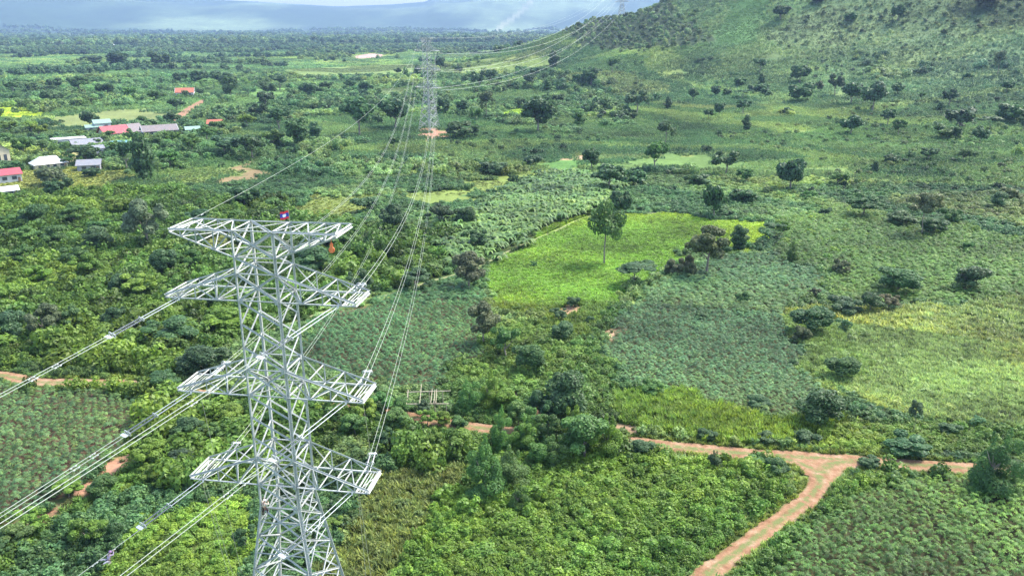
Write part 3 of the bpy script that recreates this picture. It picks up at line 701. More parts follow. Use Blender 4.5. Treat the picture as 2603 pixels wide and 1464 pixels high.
def scatter_obj(name, kind, P, S, R, T, label, cat):
    n = len(P)
    me = bpy.data.meshes.new(name); me.vertices.add(n); me.vertices.foreach_set('co', np.ascontiguousarray(P, np.float32).ravel())
    def attr(nm, ty, fld, arr):
        a = me.attributes.new(nm, ty, 'POINT'); a.data.foreach_set(fld, np.ascontiguousarray(arr, np.float32 if ty != 'INT' else np.int32).ravel())
    attr('scl', 'FLOAT_VECTOR', 'vector', S); attr('rot', 'FLOAT_VECTOR', 'vector', R)
    attr('tint', 'FLOAT_COLOR', 'color', np.concatenate([T, np.ones((n, 1))], 1))
    attr('idx', 'INT', 'value', RNG.integers(0, NVAR[kind], n))
    me.update()
    o = link(name, me)
    g = bpy.data.node_groups.new('scatter_' + name, 'GeometryNodeTree')
    g.interface.new_socket('Geometry', in_out='INPUT', socket_type='NodeSocketGeometry')
    g.interface.new_socket('Geometry', in_out='OUTPUT', socket_type='NodeSocketGeometry')
    gi = g.nodes.new('NodeGroupInput'); go = g.nodes.new('NodeGroupOutput')
    ip = g.nodes.new('GeometryNodeInstanceOnPoints'); ci = g.nodes.new('GeometryNodeCollectionInfo')
    ci.inputs['Collection'].default_value = COLS[kind]; ci.inputs['Separate Children'].default_value = True; ci.inputs['Reset Children'].default_value = True
    def na(nm, ty):
        x = g.nodes.new('GeometryNodeInputNamedAttribute'); x.data_type = ty; x.inputs['Name'].default_value = nm
        return [s for s in x.outputs if s.enabled and s.name == 'Attribute'][0]
    g.links.new(gi.outputs[0], ip.inputs['Points']); g.links.new(ci.outputs[0], ip.inputs['Instance'])
    ip.inputs['Pick Instance'].default_value = True
    g.links.new(na('idx', 'INT'), ip.inputs['Instance Index'])
    g.links.new(na('rot', 'FLOAT_VECTOR'), ip.inputs['Rotation']); g.links.new(na('scl', 'FLOAT_VECTOR'), ip.inputs['Scale'])
    g.links.new(ip.outputs[0], go.inputs[0])
    md = o.modifiers.new('scatter', 'NODES'); md.node_group = g
    tag(o, label, cat, kind='stuff')
    return o
# ---------------------------------------------------------------- scattering the ground cover over the land
AZW = math.radians(39)
def wedge(D0, D1, s, jit=.42, rot=0.0):
    y = np.arange(0, D1, s); xm = D1 * math.sin(AZW); x = np.arange(-xm, xm, s)
    gx_, gy_ = np.meshgrid(x, y); gx_ = gx_.ravel(); gy_ = gy_.ravel()
    gx_ = gx_ + RNG.uniform(-jit, jit, gx_.size) * s; gy_ = gy_ + RNG.uniform(-jit, jit, gx_.size) * s
    if rot:
        cy = D1 * .5; a_, b_ = math.cos(rot), math.sin(rot); gx_, gy_ = gx_ * a_ - (gy_ - cy) * b_, cy + gx_ * b_ + (gy_ - cy) * a_
    D = np.hypot(gx_, gy_); k = (D >= D0) & (D < D1) & (np.abs(np.arctan2(gx_, gy_)) < AZW)
    return gx_[k], gy_[k]
ACC = {}
def put(obj, kind, x, y, w, h, tint, sink=.06):
    if not len(x): return
    z = height(x, y) - sink * h
    n = len(x); R = np.zeros((n, 3)); R[:, 2] = RNG.uniform(0, 6.283, n); R[:, 0] = RNG.normal(0, .06, n); R[:, 1] = RNG.normal(0, .06, n)
    ACC.setdefault((obj, kind), []).append((np.stack([x, y, z], -1), np.stack([w, w * RNG.uniform(.85, 1.15, n), h], -1), R, np.clip(tint, 0.004, 1)))
def vary(t, x, y, amt=.22, yel=.5, sc=14, seed=91):
    """plants of one plot differ: random lightness, and patches that run yellower or darker"""
    n = len(x); t = np.broadcast_to(t, (n, 3)).copy()
    a = fbm(x, y, sc, seed, 3) - .5; b = fbm(x, y, sc * 3, seed + 3, 2) - .5
    t *= (1 + amt * RNG.normal(size=n) * .8 + a * 1.1 + b * .5)[:, None].clip(.4, 1.9)
    q = np.clip(b * 2 * yel + RNG.normal(size=n) * .12, -.16, .6)[:, None]
    return t * (1 + q * np.array((.7, .2, -.4)))
U = lambda n, a, b: RNG.uniform(a, b, n)
zc = [z[0] for z in zo]; zt = np.array([z[1] for z in zo])
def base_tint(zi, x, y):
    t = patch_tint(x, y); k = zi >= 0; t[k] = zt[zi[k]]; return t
def of(zi, *names): 
    m = np.zeros(len(zi), bool)
    for i, c in enumerate(zc):
        if c in names: m |= zi == i
    if 'none' in names: m |= zi < 0
    return m
#       classes                       obj              kind      spacing w-range   h/w        band
RULES = [
 (('cassava',), 'cassava_crop', 'cassava', 1.18, (1.1, 1.6), (.85, 1.1), 60, 175, .2, .4),
 (('cassava', 'cassava2'), 'cassava_crop', 'cassava', 1.45, (1.7, 2.3), (.65, .85), 175, 340, .16, .35),
 (('cassava2',), 'cassava_crop', 'cassava', 1.2, (1.3, 1.8), (.8, 1.0), 60, 175, .2, .45),
 (('cassava2',), 'scrub_undergrowth', 'bush', 4.6, (1.4, 2.8), (.6, .9), 60, 340, .25, .6),
 (('scrub',), 'scrub_undergrowth', 'bush', 1.0, (1.0, 1.9), (.7, 1.1), 60, 175, .25, .6),
 (('scrub',), 'scrub_undergrowth', 'bush', 3.6, (1.9, 3.2), (.7, 1.0), 60, 175, .25, .7),
 (('scrub', 'none', 'scrubby', 'verge'), 'scrub_undergrowth', 'bush', 1.9, (1.8, 3.2), (.55, .9), 175, 340, .25, .55),
 (('none',), 'scrub_undergrowth', 'bush', 1.4, (1.3, 2.6), (.6, 1.0), 60, 175, .25, .6),
 (('jungle',), 'scrub_undergrowth', 'bush', 1.7, (1.8, 3.2), (.75, 1.2), 60, 340, .24, .45),
 (('jungle',), 'scrub_undergrowth', 'bush', 4.6, (3.6, 6.4), (.7, 1.1), 60, 340, .28, .6),
 (('scrubby',), 'scrub_undergrowth', 'bush', 1.15, (.9, 1.9), (.6, .9), 60, 175, .22, .6),
 (('dry',), 'scrub_undergrowth', 'bush', 1.9, (.9, 2.2), (.5, .9), 60, 175, .3, .6),
 (('dry',), 'meadow_grass', 'tuft', .9, (1.0, 1.6), (.7, 1.1), 60, 175, .3, .5),
 (('grass',), 'meadow_grass', 'tuft', .68, (1.0, 1.5), (.65, 1.0), 60, 175, .24, .9),
 (('grass', 'verge'), 'meadow_grass', 'tuft', 1.05, (1.5, 2.2), (.5, .8), 175, 340, .2, .5),
 (('grass',), 'scrub_undergrowth', 'bush', 4.2, (1.2, 2.6), (.45, .75), 60, 340, .2, .4),
 (('verge',), 'meadow_grass', 'tuft', .62, (1.0, 1.6), (.7, 1.15), 60, 175, .25, .6),
 (('verge',), 'scrub_undergrowth', 'bush', 3.2, (.9, 1.9), (.6, .9), 60, 175, .25, .5),
 (('paddy',), 'rice_grass', 'tuft', .6, (.9, 1.35), (.4, .75), 60, 330, .26, .7),
 (('lawn',), 'meadow_grass', 'tuft', 1.6, (1.0, 1.8), (.2, .35), 60, 420, .15, .4),
 (('soil',), 'meadow_grass', 'tuft', 2.4, (.8, 1.5), (.3, .6), 60, 260, .2, .5),
 (('banana',), 'banana_plants', 'banana', 2.3, (3.6, 5.2), (.75, 1.0), 60, 420, .16, .3),
 (('banana',), 'scrub_undergrowth', 'bush', 2.6, (1.6, 2.8), (.6, .9), 60, 420, .25, .4),
 (('none', 'cassava', 'cassava2', 'grass', 'scrub', 'jungle'), 'low_field_plants', 'clump', 2.7, (3.2, 4.8), (.85, 1.25), 340, 620, .16, .35),
 (('none', 'jungle'), 'low_field_plants', 'clump', 4.3, (5.0, 7.5), (.7, 1.1), 620, 1150, .17, .35),
 (('scrub', 'jungle', 'none', 'scrubby', 'cassava2', 'dry'), 'meadow_grass', 'tuft', 1.05, (1.0, 1.6), (.35, .6), 60, 175, .25, .6),
 (('none',), 'scrub_undergrowth', 'bush', 4.6, (3.0, 6.5), (.6, 1.0), 341, 640, .28, .7),
 (('none',), 'scrub_undergrowth', 'bush', 8.5, (5.0, 9.5), (.6, 1.0), 641, 1150, .28, .7),
 (('none', 'hillscrub', 'cassava2'), 'scrub_undergrowth', 'bush', 9.5, (2.0, 4.2), (.6, 1.0), 300, 1000, .3, .4),
 (('none',), 'low_field_plants', 'clump', 8.0, (9, 14), (.55, .85), 1150, 2700, .17, .35),
 (('forest',), 'far_woodland', 'wood', 8.5, (4.5, 8), (.7, 1.1), 400, 2000, .3, .3),
 (('hillfield',), 'low_field_plants', 'clump', 3.4, (3.5, 5), (.5, .8), 400, 2000, .15, .2),
 (('hillscrub',), 'low_field_plants', 'clump', 4.0, (3.5, 6.5), (.8, 1.3), 400, 2000, .25, .2),
 (('hillscrub',), 'far_woodland', 'wood', 14, (3.5, 7), (.6, 1.0), 400, 2000, .3, .2),
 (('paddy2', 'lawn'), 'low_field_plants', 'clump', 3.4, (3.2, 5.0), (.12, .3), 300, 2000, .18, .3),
]
for cls, obj, kind, s, wr, hr, D0, D1, amt, yel in RULES:
    x, y = wedge(D0, D1, s, *((.24, .5) if kind == 'cassava' and D0 == 60 else (.42, 0)))
    zi = classify(x, y); k = of(zi, *cls); x, y, zi = x[k], y[k], zi[k]
    w = U(len(x), *wr); h = w * U(len(x), *hr)
    if D1 <= 430:
        k = road_dist(x, y) > .15 + .33 * w; x, y, zi, w, h = x[k], y[k], zi[k], w[k], h[k]
    else:
        k = road_dist(x, y) > 1; x, y, zi, w, h = x[k], y[k], zi[k], w[k], h[k]
    if D1 <= 430 and kind != 'tuft':
        # keep the view of the road and of the bare banks open where the photo shows them
        Dr = np.hypot(x, y); rx_, ry_ = x / Dr, y / Dr
        sx = PW / 2 + F * x / np.maximum(y * math.cos(PIT) + CAMZ * math.sin(PIT), 1)
        hid = ((sx > 335 * K) & (sx < 965 * K) & (Dr > 100)) | ((sx > 1310 * K) & (sx < 1560 * K))
        block = np.zeros(len(x), bool)
        for q in (.25, .6, .95, 1.4):
            ex, ey = x + rx_ * h * q, y + ry_ * h * q
            block |= road_dist(ex, ey) < -.2
            if D0 < 170: block |= of(classify(ex, ey), 'soil')
        k = ~(block & ~hid & (RNG.uniform(size=len(x)) < .98)); x, y, zi, w, h = x[k], y[k], zi[k], w[k], h[k]
    if obj == 'scrub_undergrowth':
        h *= .7 + .75 * fbm(x, y, 12, 95, 2)
    if D0 in (341, 641):
        k = fbm(x, y, 60, 141, 3) > np.interp(x, [-260, -60, 60, 140], [.46, .49, .58, .8]); x, y, zi, w, h = x[k], y[k], zi[k], w[k], h[k]
    if D0 == 300:
        k = fbm(x, y, 90, 131, 3) > .48; x, y, zi, w, h = x[k], y[k], zi[k], w[k], h[k]
    if kind == 'clump' and 'none' in cls:
        # bare lanes and gaps
        k = fbm(x, y, 26, 97, 3) > .22; x, y, zi, w, h = x[k], y[k], zi[k], w[k], h[k]
    t = vary(base_tint(zi, x, y), x, y, amt, yel, sc=10 + D0 * .05)
    if D0 == 300: t = t * .7
    put(obj, kind, x, y, w, h, t)
# bushes crowding the near side of the road along its left and hidden stretches
L_ = road_lines[0][1]
rx = []; ry = []
for i in range(len(L_) - 1):
    a, b = L_[i], L_[i + 1]
    pxl = PW / 2 + F * a[0] / max(depth_of(np.array([a[0], a[1], 0.0])), 1)
    dens = 0 if pxl < 90 * K else (.75 if pxl < 330 * K else (3.2 if pxl < 960 * K else (0 if pxl < 1310 * K else (3.2 if pxl < 1560 * K else .12))))
    n = RNG.poisson(dens * np.hypot(*(b - a)) * .9)
    for _ in range(n):
        t = RNG.uniform(); p = a + (b - a) * t; off = 2.0 + RNG.uniform(0, 3.2)
        rx.append(p[0] + RNG.normal() * .3); ry.append(p[1] - off)
rx = np.array(rx); ry = np.array(ry); w = U(len(rx), 1.8, 3.6)
put('scrub_undergrowth', 'bush', rx, ry, w, w * U(len(rx), .8, 1.25), vary(np.array((.09, .175, .036)), rx, ry, .28, .9, 12))
# ragged grass along the road edges
gx2 = []; gy2 = []
for nm, L_, wd in road_lines[:3]:
    for i in range(len(L_) - 1):
        a, b = L_[i], L_[i + 1]; d = b - a; ln = np.hypot(*d); nn_ = np.array((-d[1], d[0])) / max(ln, 1e-6)
        if a[1] > 170 or a[1] < 60: continue
        for sdx in (-1, 1):
            for _ in range(int(ln * 5.5)):
                o_ = wd / 2 - .2 + abs(RNG.normal()) * .9; p = a + d * RNG.uniform() + nn_ * sdx * o_; gx2.append(p[0]); gy2.append(p[1])
gx2 = np.array(gx2); gy2 = np.array(gy2); k = road_dist(gx2, gy2) > -.35; gx2, gy2 = gx2[k], gy2[k]
w = U(len(gx2), .5, 1.1); put('meadow_grass', 'tuft', gx2, gy2, w, w * U(len(gx2), .4, .9), vary(np.array((.12, .20, .05)), gx2, gy2, .28, .9, 5))
# scattered far woods: thick on the left-hand plain, thin on the right
for s, wr, D0, D1 in ((9.0, (6, 11), 470, 1150), (13.0, (10, 17), 1150, 2700), (26, (20, 36), 2700, 7600)):
    x, y = wedge(D0, D1, s); zi = classify(x, y)
    az = np.degrees(np.arctan2(x, y)); D = np.hypot(x, y)
    dens = np.interp(az, [-40, -12, -4, 2, 12, 40], [.48, .44, .38, .32, .13, .08]) * np.interp(D, [470, 800, 1400, 2000, 2600, 3600, 4500, 7600], [.65, .9, .85, 1.0, 1.6, 1.5, .9, .75])
    n = .6 * fbm(x, y, 70, 101, 3) + .4 * fbm(x, y, 300, 103, 3)
    thr = .78 - .56 * dens
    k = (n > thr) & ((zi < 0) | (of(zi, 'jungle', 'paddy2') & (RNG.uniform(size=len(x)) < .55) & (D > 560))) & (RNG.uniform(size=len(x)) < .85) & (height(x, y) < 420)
    k &= ~((np.abs(x + 135) < 78) & (np.abs(y - 460) < 55))        # the village green
    x, y = x[k], y[k]
    w = U(len(x), *wr); h = w * U(len(x), .65, 1.05)
    t = np.array((.092, .165, .062)) * np.ones((len(x), 1)); q = fbm(x, y, 220, 107, 3)[:, None]
    t = t * (.75 + .6 * q) + np.array((.055, .06, .006)) * np.clip(q - .5, 0, 1) * 3
    k2 = road_dist(x, y) > 4
    put('far_woodland', 'wood', x[k2], y[k2], w[k2], h[k2], vary(t, x, y, .22, .5, 60)[k2])
LAB = {'cassava_crop': ('dark green cassava bushes covering the plots on the slopes', 'crop'),
       'scrub_undergrowth': ('tangled green scrub and creepers covering the uncultivated ground', 'scrub'),
       'meadow_grass': ('tall pale grass on the right slope and the road verges', 'grass'),
       'rice_grass': ('bright yellow green rice in the middle field', 'rice'),
       'banana_plants': ('pale green banana plants massed behind the rice field', 'banana plants'),
       'low_field_plants': ('low crops and weeds on the far fields', 'field plants'),
       'far_woodland': ('woodland scattered over the distant plain', 'woodland')}
NCOUNT = {}
for (obj, kind), parts in ACC.items():
    P, S, R, T = (np.concatenate([p[i] for p in parts]) for i in range(4))
    NCOUNT[obj] = len(P)
    scatter_obj(obj, kind, P, S, R, T, *LAB[obj])
print('SCATTER', NCOUNT)
# ---------------------------------------------------------------- single trees and shrubs, each where the photo shows it
REG = {'R1': (0, 0), 'R2': (870, 0), 'R3': (1733, 0), 'R4': (0, 490), 'R5': (870, 490), 'R6': (1733, 490), 'S1': (0, 974), 'S2': (870, 974), 'S3': (1733, 974)}
KIND = {'d': 'dense', 'l': 'loose', 'p': 'pale', 'u': 'umbrella', 't': 'tall', 'v': 'vine', 'c': 'column', 'b': 'shrub'}
# region: base x, base y, width, height (enlarged pixels), kind, colour (D dark, G green, Y yellow-green, B brownish, P pale)
TREES = {
'R3': '585 550 95 95 l D;602 632 50 72 c D;430 652 100 56 b D;885 632 120 115 d D;905 772 190 130 b D;1030 690 62 72 b B;1150 722 110 145 l D;1270 790 140 145 d D;1430 842 150 195 d D;1620 722 96 86 d D;1360 592 110 130 p P;2440 702 84 76 d D;2010 802 120 118 l D;1945 832 60 62 c D;1800 762 55 58 l G;2370 572 80 165 t P;2085 1002 220 175 l D;1985 1052 180 105 b G;2465 932 190 130 b D;2240 1082 120 115 d D;2310 992 160 105 u D;2565 985 60 100 l D;1265 1022 135 135 d D;1545 945 100 110 l D;1625 1022 92 112 l G;280 872 76 86 d D;460 852 95 90 l D;482 982 62 104 c D;460 745 135 64 u D;85 762 72 84 d D;255 732 64 72 d D;340 722 62 46 b D;610 702 100 58 b D;780 862 90 46 b D;330 1322 180 175 l D;810 1452 210 225 d D;110 1412 180 95 b D;480 1382 120 105 l G;1170 1402 110 100 l G;1850 1212 120 92 l D;1570 1232 115 62 b D;740 172 115 92 d D;1620 172 96 104 d D;2290 102 150 110 b B;1020 52 105 80 b D;200 900 70 70 l D;2110 1220 80 90 l G;1450 1300 60 80 c D;190 1150 70 50 b D;2150 600 60 44 b D;1270 180 100 60 b D',
'R2': '1470 1002 200 235 d D;2212 862 160 170 l P;2430 1102 125 175 t D;2350 1292 180 200 l G;1872 1282 112 145 d D;2000 1442 220 190 l D;2180 1412 190 125 b D;1775 942 90 100 c G;905 1052 240 72 b D;770 862 84 112 d D;910 862 92 92 d D;1082 902 110 190 t B;1010 932 84 104 l G;1030 682 104 132 l D;1112 622 92 84 l D;1402 672 94 104 l D;1540 692 62 82 c D;1300 682 54 62 l D;1590 512 76 115 c D;1870 652 110 115 d D;1780 652 84 84 l D;2030 552 92 96 l G;1630 782 84 64 l D;1920 822 74 64 l D;2450 822 54 84 c D;400 972 200 195 d D;130 1032 230 260 d D;180 722 96 96 l D;60 682 84 74 l D;390 1122 95 92 l G;1130 1332 190 86 b D;1280 1402 76 80 l D;1430 1252 130 74 b D;570 582 62 84 c D;480 602 44 84 c G;330 612 44 46 l D;420 572 54 54 l D;740 552 84 104 l D;880 562 54 54 l D;1330 812 74 64 l D;1450 590 70 70 l D;1520 1110 60 36 b D;700 860 70 60 l G',
'R1': '620 1060 90 80 l Y;1000 1090 100 110 l G;1180 1120 90 80 l G;880 1160 110 90 l G;560 1130 90 60 b G;300 1040 120 100 l Y;180 1180 140 130 l G;120 1290 120 70 b D;520 1250 110 80 l G;1290 1090 120 90 l Y;1080 940 80 60 b G;1450 1000 80 70 l G;1650 1010 110 90 l G;760 1110 100 80 l G;420 1060 60 50 b G;60 1010 110 90 l Y;1120 1200 110 110 l G;1735 752 110 155 d D;2015 722 106 92 d D;2105 682 124 104 l D;1500 642 124 96 d D;1360 642 104 84 l D;1670 642 150 94 d D;682 962 114 108 d D;1090 1342 160 300 c D;960 1292 130 205 l D;650 1232 170 125 d D;390 1402 205 135 b B;480 1482 160 135 l D;2250 1122 150 205 d D;2370 1042 94 114 c D;2000 812 130 110 l D;2340 762 160 124 l D;2450 702 84 76 l D;1300 932 114 86 b D;355 792 84 94 d D;1950 900 130 110 l D;2100 980 170 150 l D;1860 960 120 90 l Y;1700 1180 190 150 l D;1900 1200 180 170 l D;2060 1120 150 140 l G;1450 1160 150 140 l G;1560 1060 140 110 l G;1280 1260 140 120 l G;440 780 80 70 l D;1150 1010 70 60 l Y;240 1000 110 80 l Y;60 1100 110 90 l G;320 1180 120 120 l G;830 1060 70 70 l G;700 1330 110 60 b D;1330 840 120 90 l D;1180 780 110 90 l G;980 760 110 90 l G;800 740 120 100 l D;600 700 130 110 l G;430 690 110 90 l D;1200 520 140 110 d D;900 520 150 110 d D;700 510 140 80 l D;1480 510 90 60 l D;250 700 90 70 l G;100 700 100 80 l G',
'R4': '1120 440 260 360 l P;1050 790 230 175 l Y;930 790 170 160 d D;1300 1152 320 220 l D;350 1120 250 260 l B;540 1060 170 190 l D;880 1010 150 150 l D;1290 960 250 110 l Y;100 1130 210 220 d D;760 470 180 190 d D;560 560 200 150 l G;660 640 180 180 l Y;300 690 190 140 l Y;180 560 180 150 l G;420 420 200 170 l G;280 300 190 190 d D;560 250 190 150 l G;900 190 180 140 l Y;420 60 130 130 d D;1850 130 200 160 d D;2060 150 140 100 d G;1500 260 200 120 d D;1560 1420 300 240 d D;1700 1060 260 170 d Y;80 900 200 190 l Y;1250 640 170 200 d D;1420 600 170 160 l G;200 400 170 140 l G;760 330 150 120 l G;40 300 160 130 l G;1480 480 130 140 d D;2350 640 280 200 d D;2480 420 220 150 l G',
'R5': '1970 545 230 450 t G;2090 205 140 190 d D;950 745 220 260 d B;920 275 150 150 d D;2195 705 290 190 u D;2495 645 130 130 b B;1650 1135 150 145 d D;1060 1155 220 310 l B;1395 1385 220 220 d D;1880 1135 60 60 b D;1860 990 70 60 b D;1620 970 120 100 l D;560 740 220 160 l D;140 760 160 180 l D;380 300 170 190 d D;180 160 190 110 d D;740 260 190 160 l D;1000 440 170 150 l D;1300 340 120 90 b G;1230 1250 200 230 l G;2580 600 100 120 b B;1740 870 90 80 b D;1440 560 50 40 b G',
'R6': '240 202 150 230 d D;460 92 190 108 b D;180 622 320 370 l B;430 432 114 175 c D;690 352 150 124 u D;830 542 96 165 v G;1190 632 124 115 b B;1610 782 290 195 d D;2170 762 210 190 d D;1210 932 220 135 b D;1410 922 150 155 d D;1545 882 140 115 l B;960 1092 270 210 d D;900 1140 120 120 b B;1190 1432 215 180 d D;1800 332 220 310 p P;1360 182 210 160 l D;1650 262 200 110 b D;1890 332 180 125 d D;2370 132 110 125 d D;2150 442 80 64 b G;450 842 90 90 b D;330 190 110 60 b D;760 300 80 80 l Y;950 60 110 70 b G;1000 800 80 80 b B;60 640 80 100 b B;2440 60 130 90 b B;140 960 90 60 b D;450 920 90 50 b G;2010 240 130 110 b G;1080 180 90 60 b D;300 490 110 130 d D',
'S1': '1410 472 180 180 d D;1050 662 240 220 l Y;1235 580 170 140 d Y;250 1130 200 190 l Y;690 1220 240 220 l Y;520 850 190 130 l Y;380 870 150 120 l D;800 860 200 150 d G;1360 640 170 120 d D;160 1260 200 180 d G;880 1230 130 160 d D;30 1330 150 150 l D;1240 100 200 170 d D;1150 740 160 140 l Y;1730 300 160 130 d Y;1620 430 150 130 l G;2520 1120 130 110 l Y;1470 400 130 120 d D;1850 1250 160 180 l D',
'S2': '1690 300 270 310 d D;1590 300 160 180 l D;1200 530 190 260 v G;1080 905 270 370 v G;1290 800 220 250 v G;560 575 180 165 d Y;690 560 150 175 l Y;900 560 170 160 d Y;760 330 110 90 d Y;1240 245 180 160 d Y;1110 220 160 250 v Y;1820 610 300 300 d G;1720 480 240 240 v Y;1990 590 240 280 v Y;1430 440 180 200 v G;1350 240 120 120 l G;960 230 160 200 v G;420 380 170 150 d G;300 250 170 160 l G;180 330 170 180 l Y;80 240 160 160 l Y;100 420 170 150 d G;330 480 150 130 l D;620 270 120 120 l D;2250 570 160 110 d D;1320 970 140 160 v G;640 330 130 120 l Y;1480 260 130 160 d D;880 350 110 80 b G;460 260 120 120 d G;1150 110 150 110 d Y;1380 520 190 220 v Y;1540 470 170 210 l G;1600 640 180 200 v G;1470 640 150 150 d G;1330 380 150 190 d G;1560 330 130 170 l D;2330 110 150 110 b G',
'S3': '1045 362 330 280 d D;2310 870 330 460 v G;1400 645 150 70 b D;2530 665 120 90 b D;190 440 130 90 b D;560 200 150 100 b D;640 470 150 70 b D;240 640 110 120 v D;930 470 180 80 b D;1680 560 260 110 b D;2010 400 150 80 b D;700 700 170 120 b D;560 640 140 90 b G;1740 380 90 240 p P;2470 860 150 160 v G',
}
TINT = {'D': (.062, .122, .046), 'G': (.085, .170, .044), 'Y': (.135, .225, .036), 'B': (.105, .130, .060), 'P': (.125, .175, .090)}
LOOK = {'dense': 'round-crowned tree', 'loose': 'spreading tree', 'pale': 'thin bare-stemmed tree', 'umbrella': 'flat-topped tree', 'tall': 'tall tree with clear trunk', 'vine': 'creeper-clad tree', 'column': 'slim upright tree', 'shrub': 'low rounded shrub'}
SHADE = {'D': 'dark', 'G': 'green', 'Y': 'yellow-green', 'B': 'brownish', 'P': 'pale'}
LANDM = [('the bright rice field', 1560, 650), ('the road junction', 2050, 1190), ('the far pylon', 1088, 260), ('the village roofs', 300, 345), ('the near pylon', 690, 900), ('the pale grass slope', 2350, 930), ('the hill', 2200, 60), ('the banana plants', 1320, 520), ('the pole frame', 1075, 1020), ('the cassava plot', 1760, 880), ('the winding track', 520, 265), ('the lone red house', 468, 232), ('the bottom edge', 1400, 1440)]
OWN = {('R5', 0): 'tall tree with clear trunk standing in the bright rice field',
       ('R5', 4): 'flat-topped umbrella tree at the near edge of the bright rice field',
       ('R5', 2): 'bushy brown-green tree at the left corner of the bright rice field',
       ('S3', 1): 'tall creeper-clad tree hiding the right end of the dirt road',
       ('S3', 0): 'big dark round tree above the road junction, on the grass slope edge',
       ('S2', 0): 'tall black-green tree behind the hidden middle stretch of the dirt road',
       ('R2', 25): 'large dark tree just left of the far pylon base',
       ('R2', 0): 'large domed dark tree right of the far pylon base',
       ('R6', 2): 'sparse purple-brown tree at the right front edge of the rice field',
       ('R6', 15): 'pale tree on twin white trunks above the right-hand grass slope'}
rt = np.random.default_rng(5)
used = set(); ntree = 0
for rg, txt in TREES.items():
    x0, y0 = REG[rg]
    rows = [r.split() for r in txt.split(';')]
    px = np.array([x0 + float(r[0]) / 2.957 for r in rows]); py = np.array([y0 + float(r[1]) / 2.957 for r in rows])
    G = ground(px, py)
    for i, r in enumerate(rows):
        g = G[i]; dep = float(depth_of(g)); q = dep / F
        look = math.hypot(g[0], g[1]) / math.sqrt(g[0] ** 2 + g[1] ** 2 + (CAMZ - g[2]) ** 2)
        w = float(r[2]) / 2.957 * q * 1.05; kd = KIND[r[4]]
        # a crown seen from above shows its near side lower: take that off the height
        hpx = float(r[3]) / 2.957 * q
        h = max(hpx * 1.12 - w * .35 * math.sqrt(max(0, 1 - look * look)), hpx * .55) / max(look, .6)
        if kd == 'shrub': h = max(h, .52 * w)
        if rg == 'S2': w *= 1.02; h *= 1.12
        lib = NEAR if dep < 260 else CROWNS
        var = lib[kd][rt.integers(len(lib[kd]))]
        x, y = float(g[0]), float(g[1])
        # the noted base is the near rim of a bush that reaches the ground: its middle stands further back
        if kd in ('shrub', 'dense', 'vine'): 
            s_ = w * .30 / math.hypot(x, y); x += x * s_; y += y * s_
        z = float(height(np.array([x]), np.array([y]))[0])
        t = np.array(TINT[r[5]]) * rt.uniform(.82, 1.2) * (1 + rt.normal(size=3) * .06)
        X2, Y2 = px[i] / K, py[i] / K
        lab = OWN.get((rg, i))
        if not lab:
            nm, lx, ly = min(LANDM, key=lambda l: math.hypot(l[1] - X2, (l[2] - Y2) * 1.5))
            dx, dy = X2 - lx, (Y2 - ly) * 1.4
            rel = ('right of' if dx > 0 else 'left of') if abs(dx) > abs(dy) else ('below' if dy > 0 else 'beyond')
            sz = 'small ' if h < 4.5 else ('big ' if h > 11 else '')
            if nm == 'the bottom edge': rel = 'near'
            lab = f"{sz}{SHADE[r[5]]} {LOOK[kd]} {rel} {nm}, {100 * px[i] / PW:.0f}% across, {100 * py[i] / PH:.0f}% down"
            if lab in used: lab = f"{sz}{SHADE[r[5]]} {LOOK[kd]} {rel} {nm}, {100 * px[i] / PW:.1f}% across, {100 * py[i] / PH:.1f}% down"
        used.add(lab)
        if kd == 'shrub':
            o = link('shrub', var[0], None, (x, y, z - .03 * h)); o.scale = (w, w * rt.uniform(.9, 1.15), h); o.rotation_euler = (0, 0, rt.uniform(0, 6.28)); o.color = (*t, 1)
            tag(o, lab, 'shrub', 'shrubs dotted over the valley')
        else:
            o = empty('tree', (x, y, z), rt.uniform(0, 6.28)); o.scale = (w, w * rt.uniform(.9, 1.12), h)
            c = link('crown', var[0], o); c.color = (*t, 1)
            link('trunk', var[1], o)
            tag(o, lab, 'tree', 'trees standing in the valley')
        ntree += 1
print('TREES', ntree, len(used))
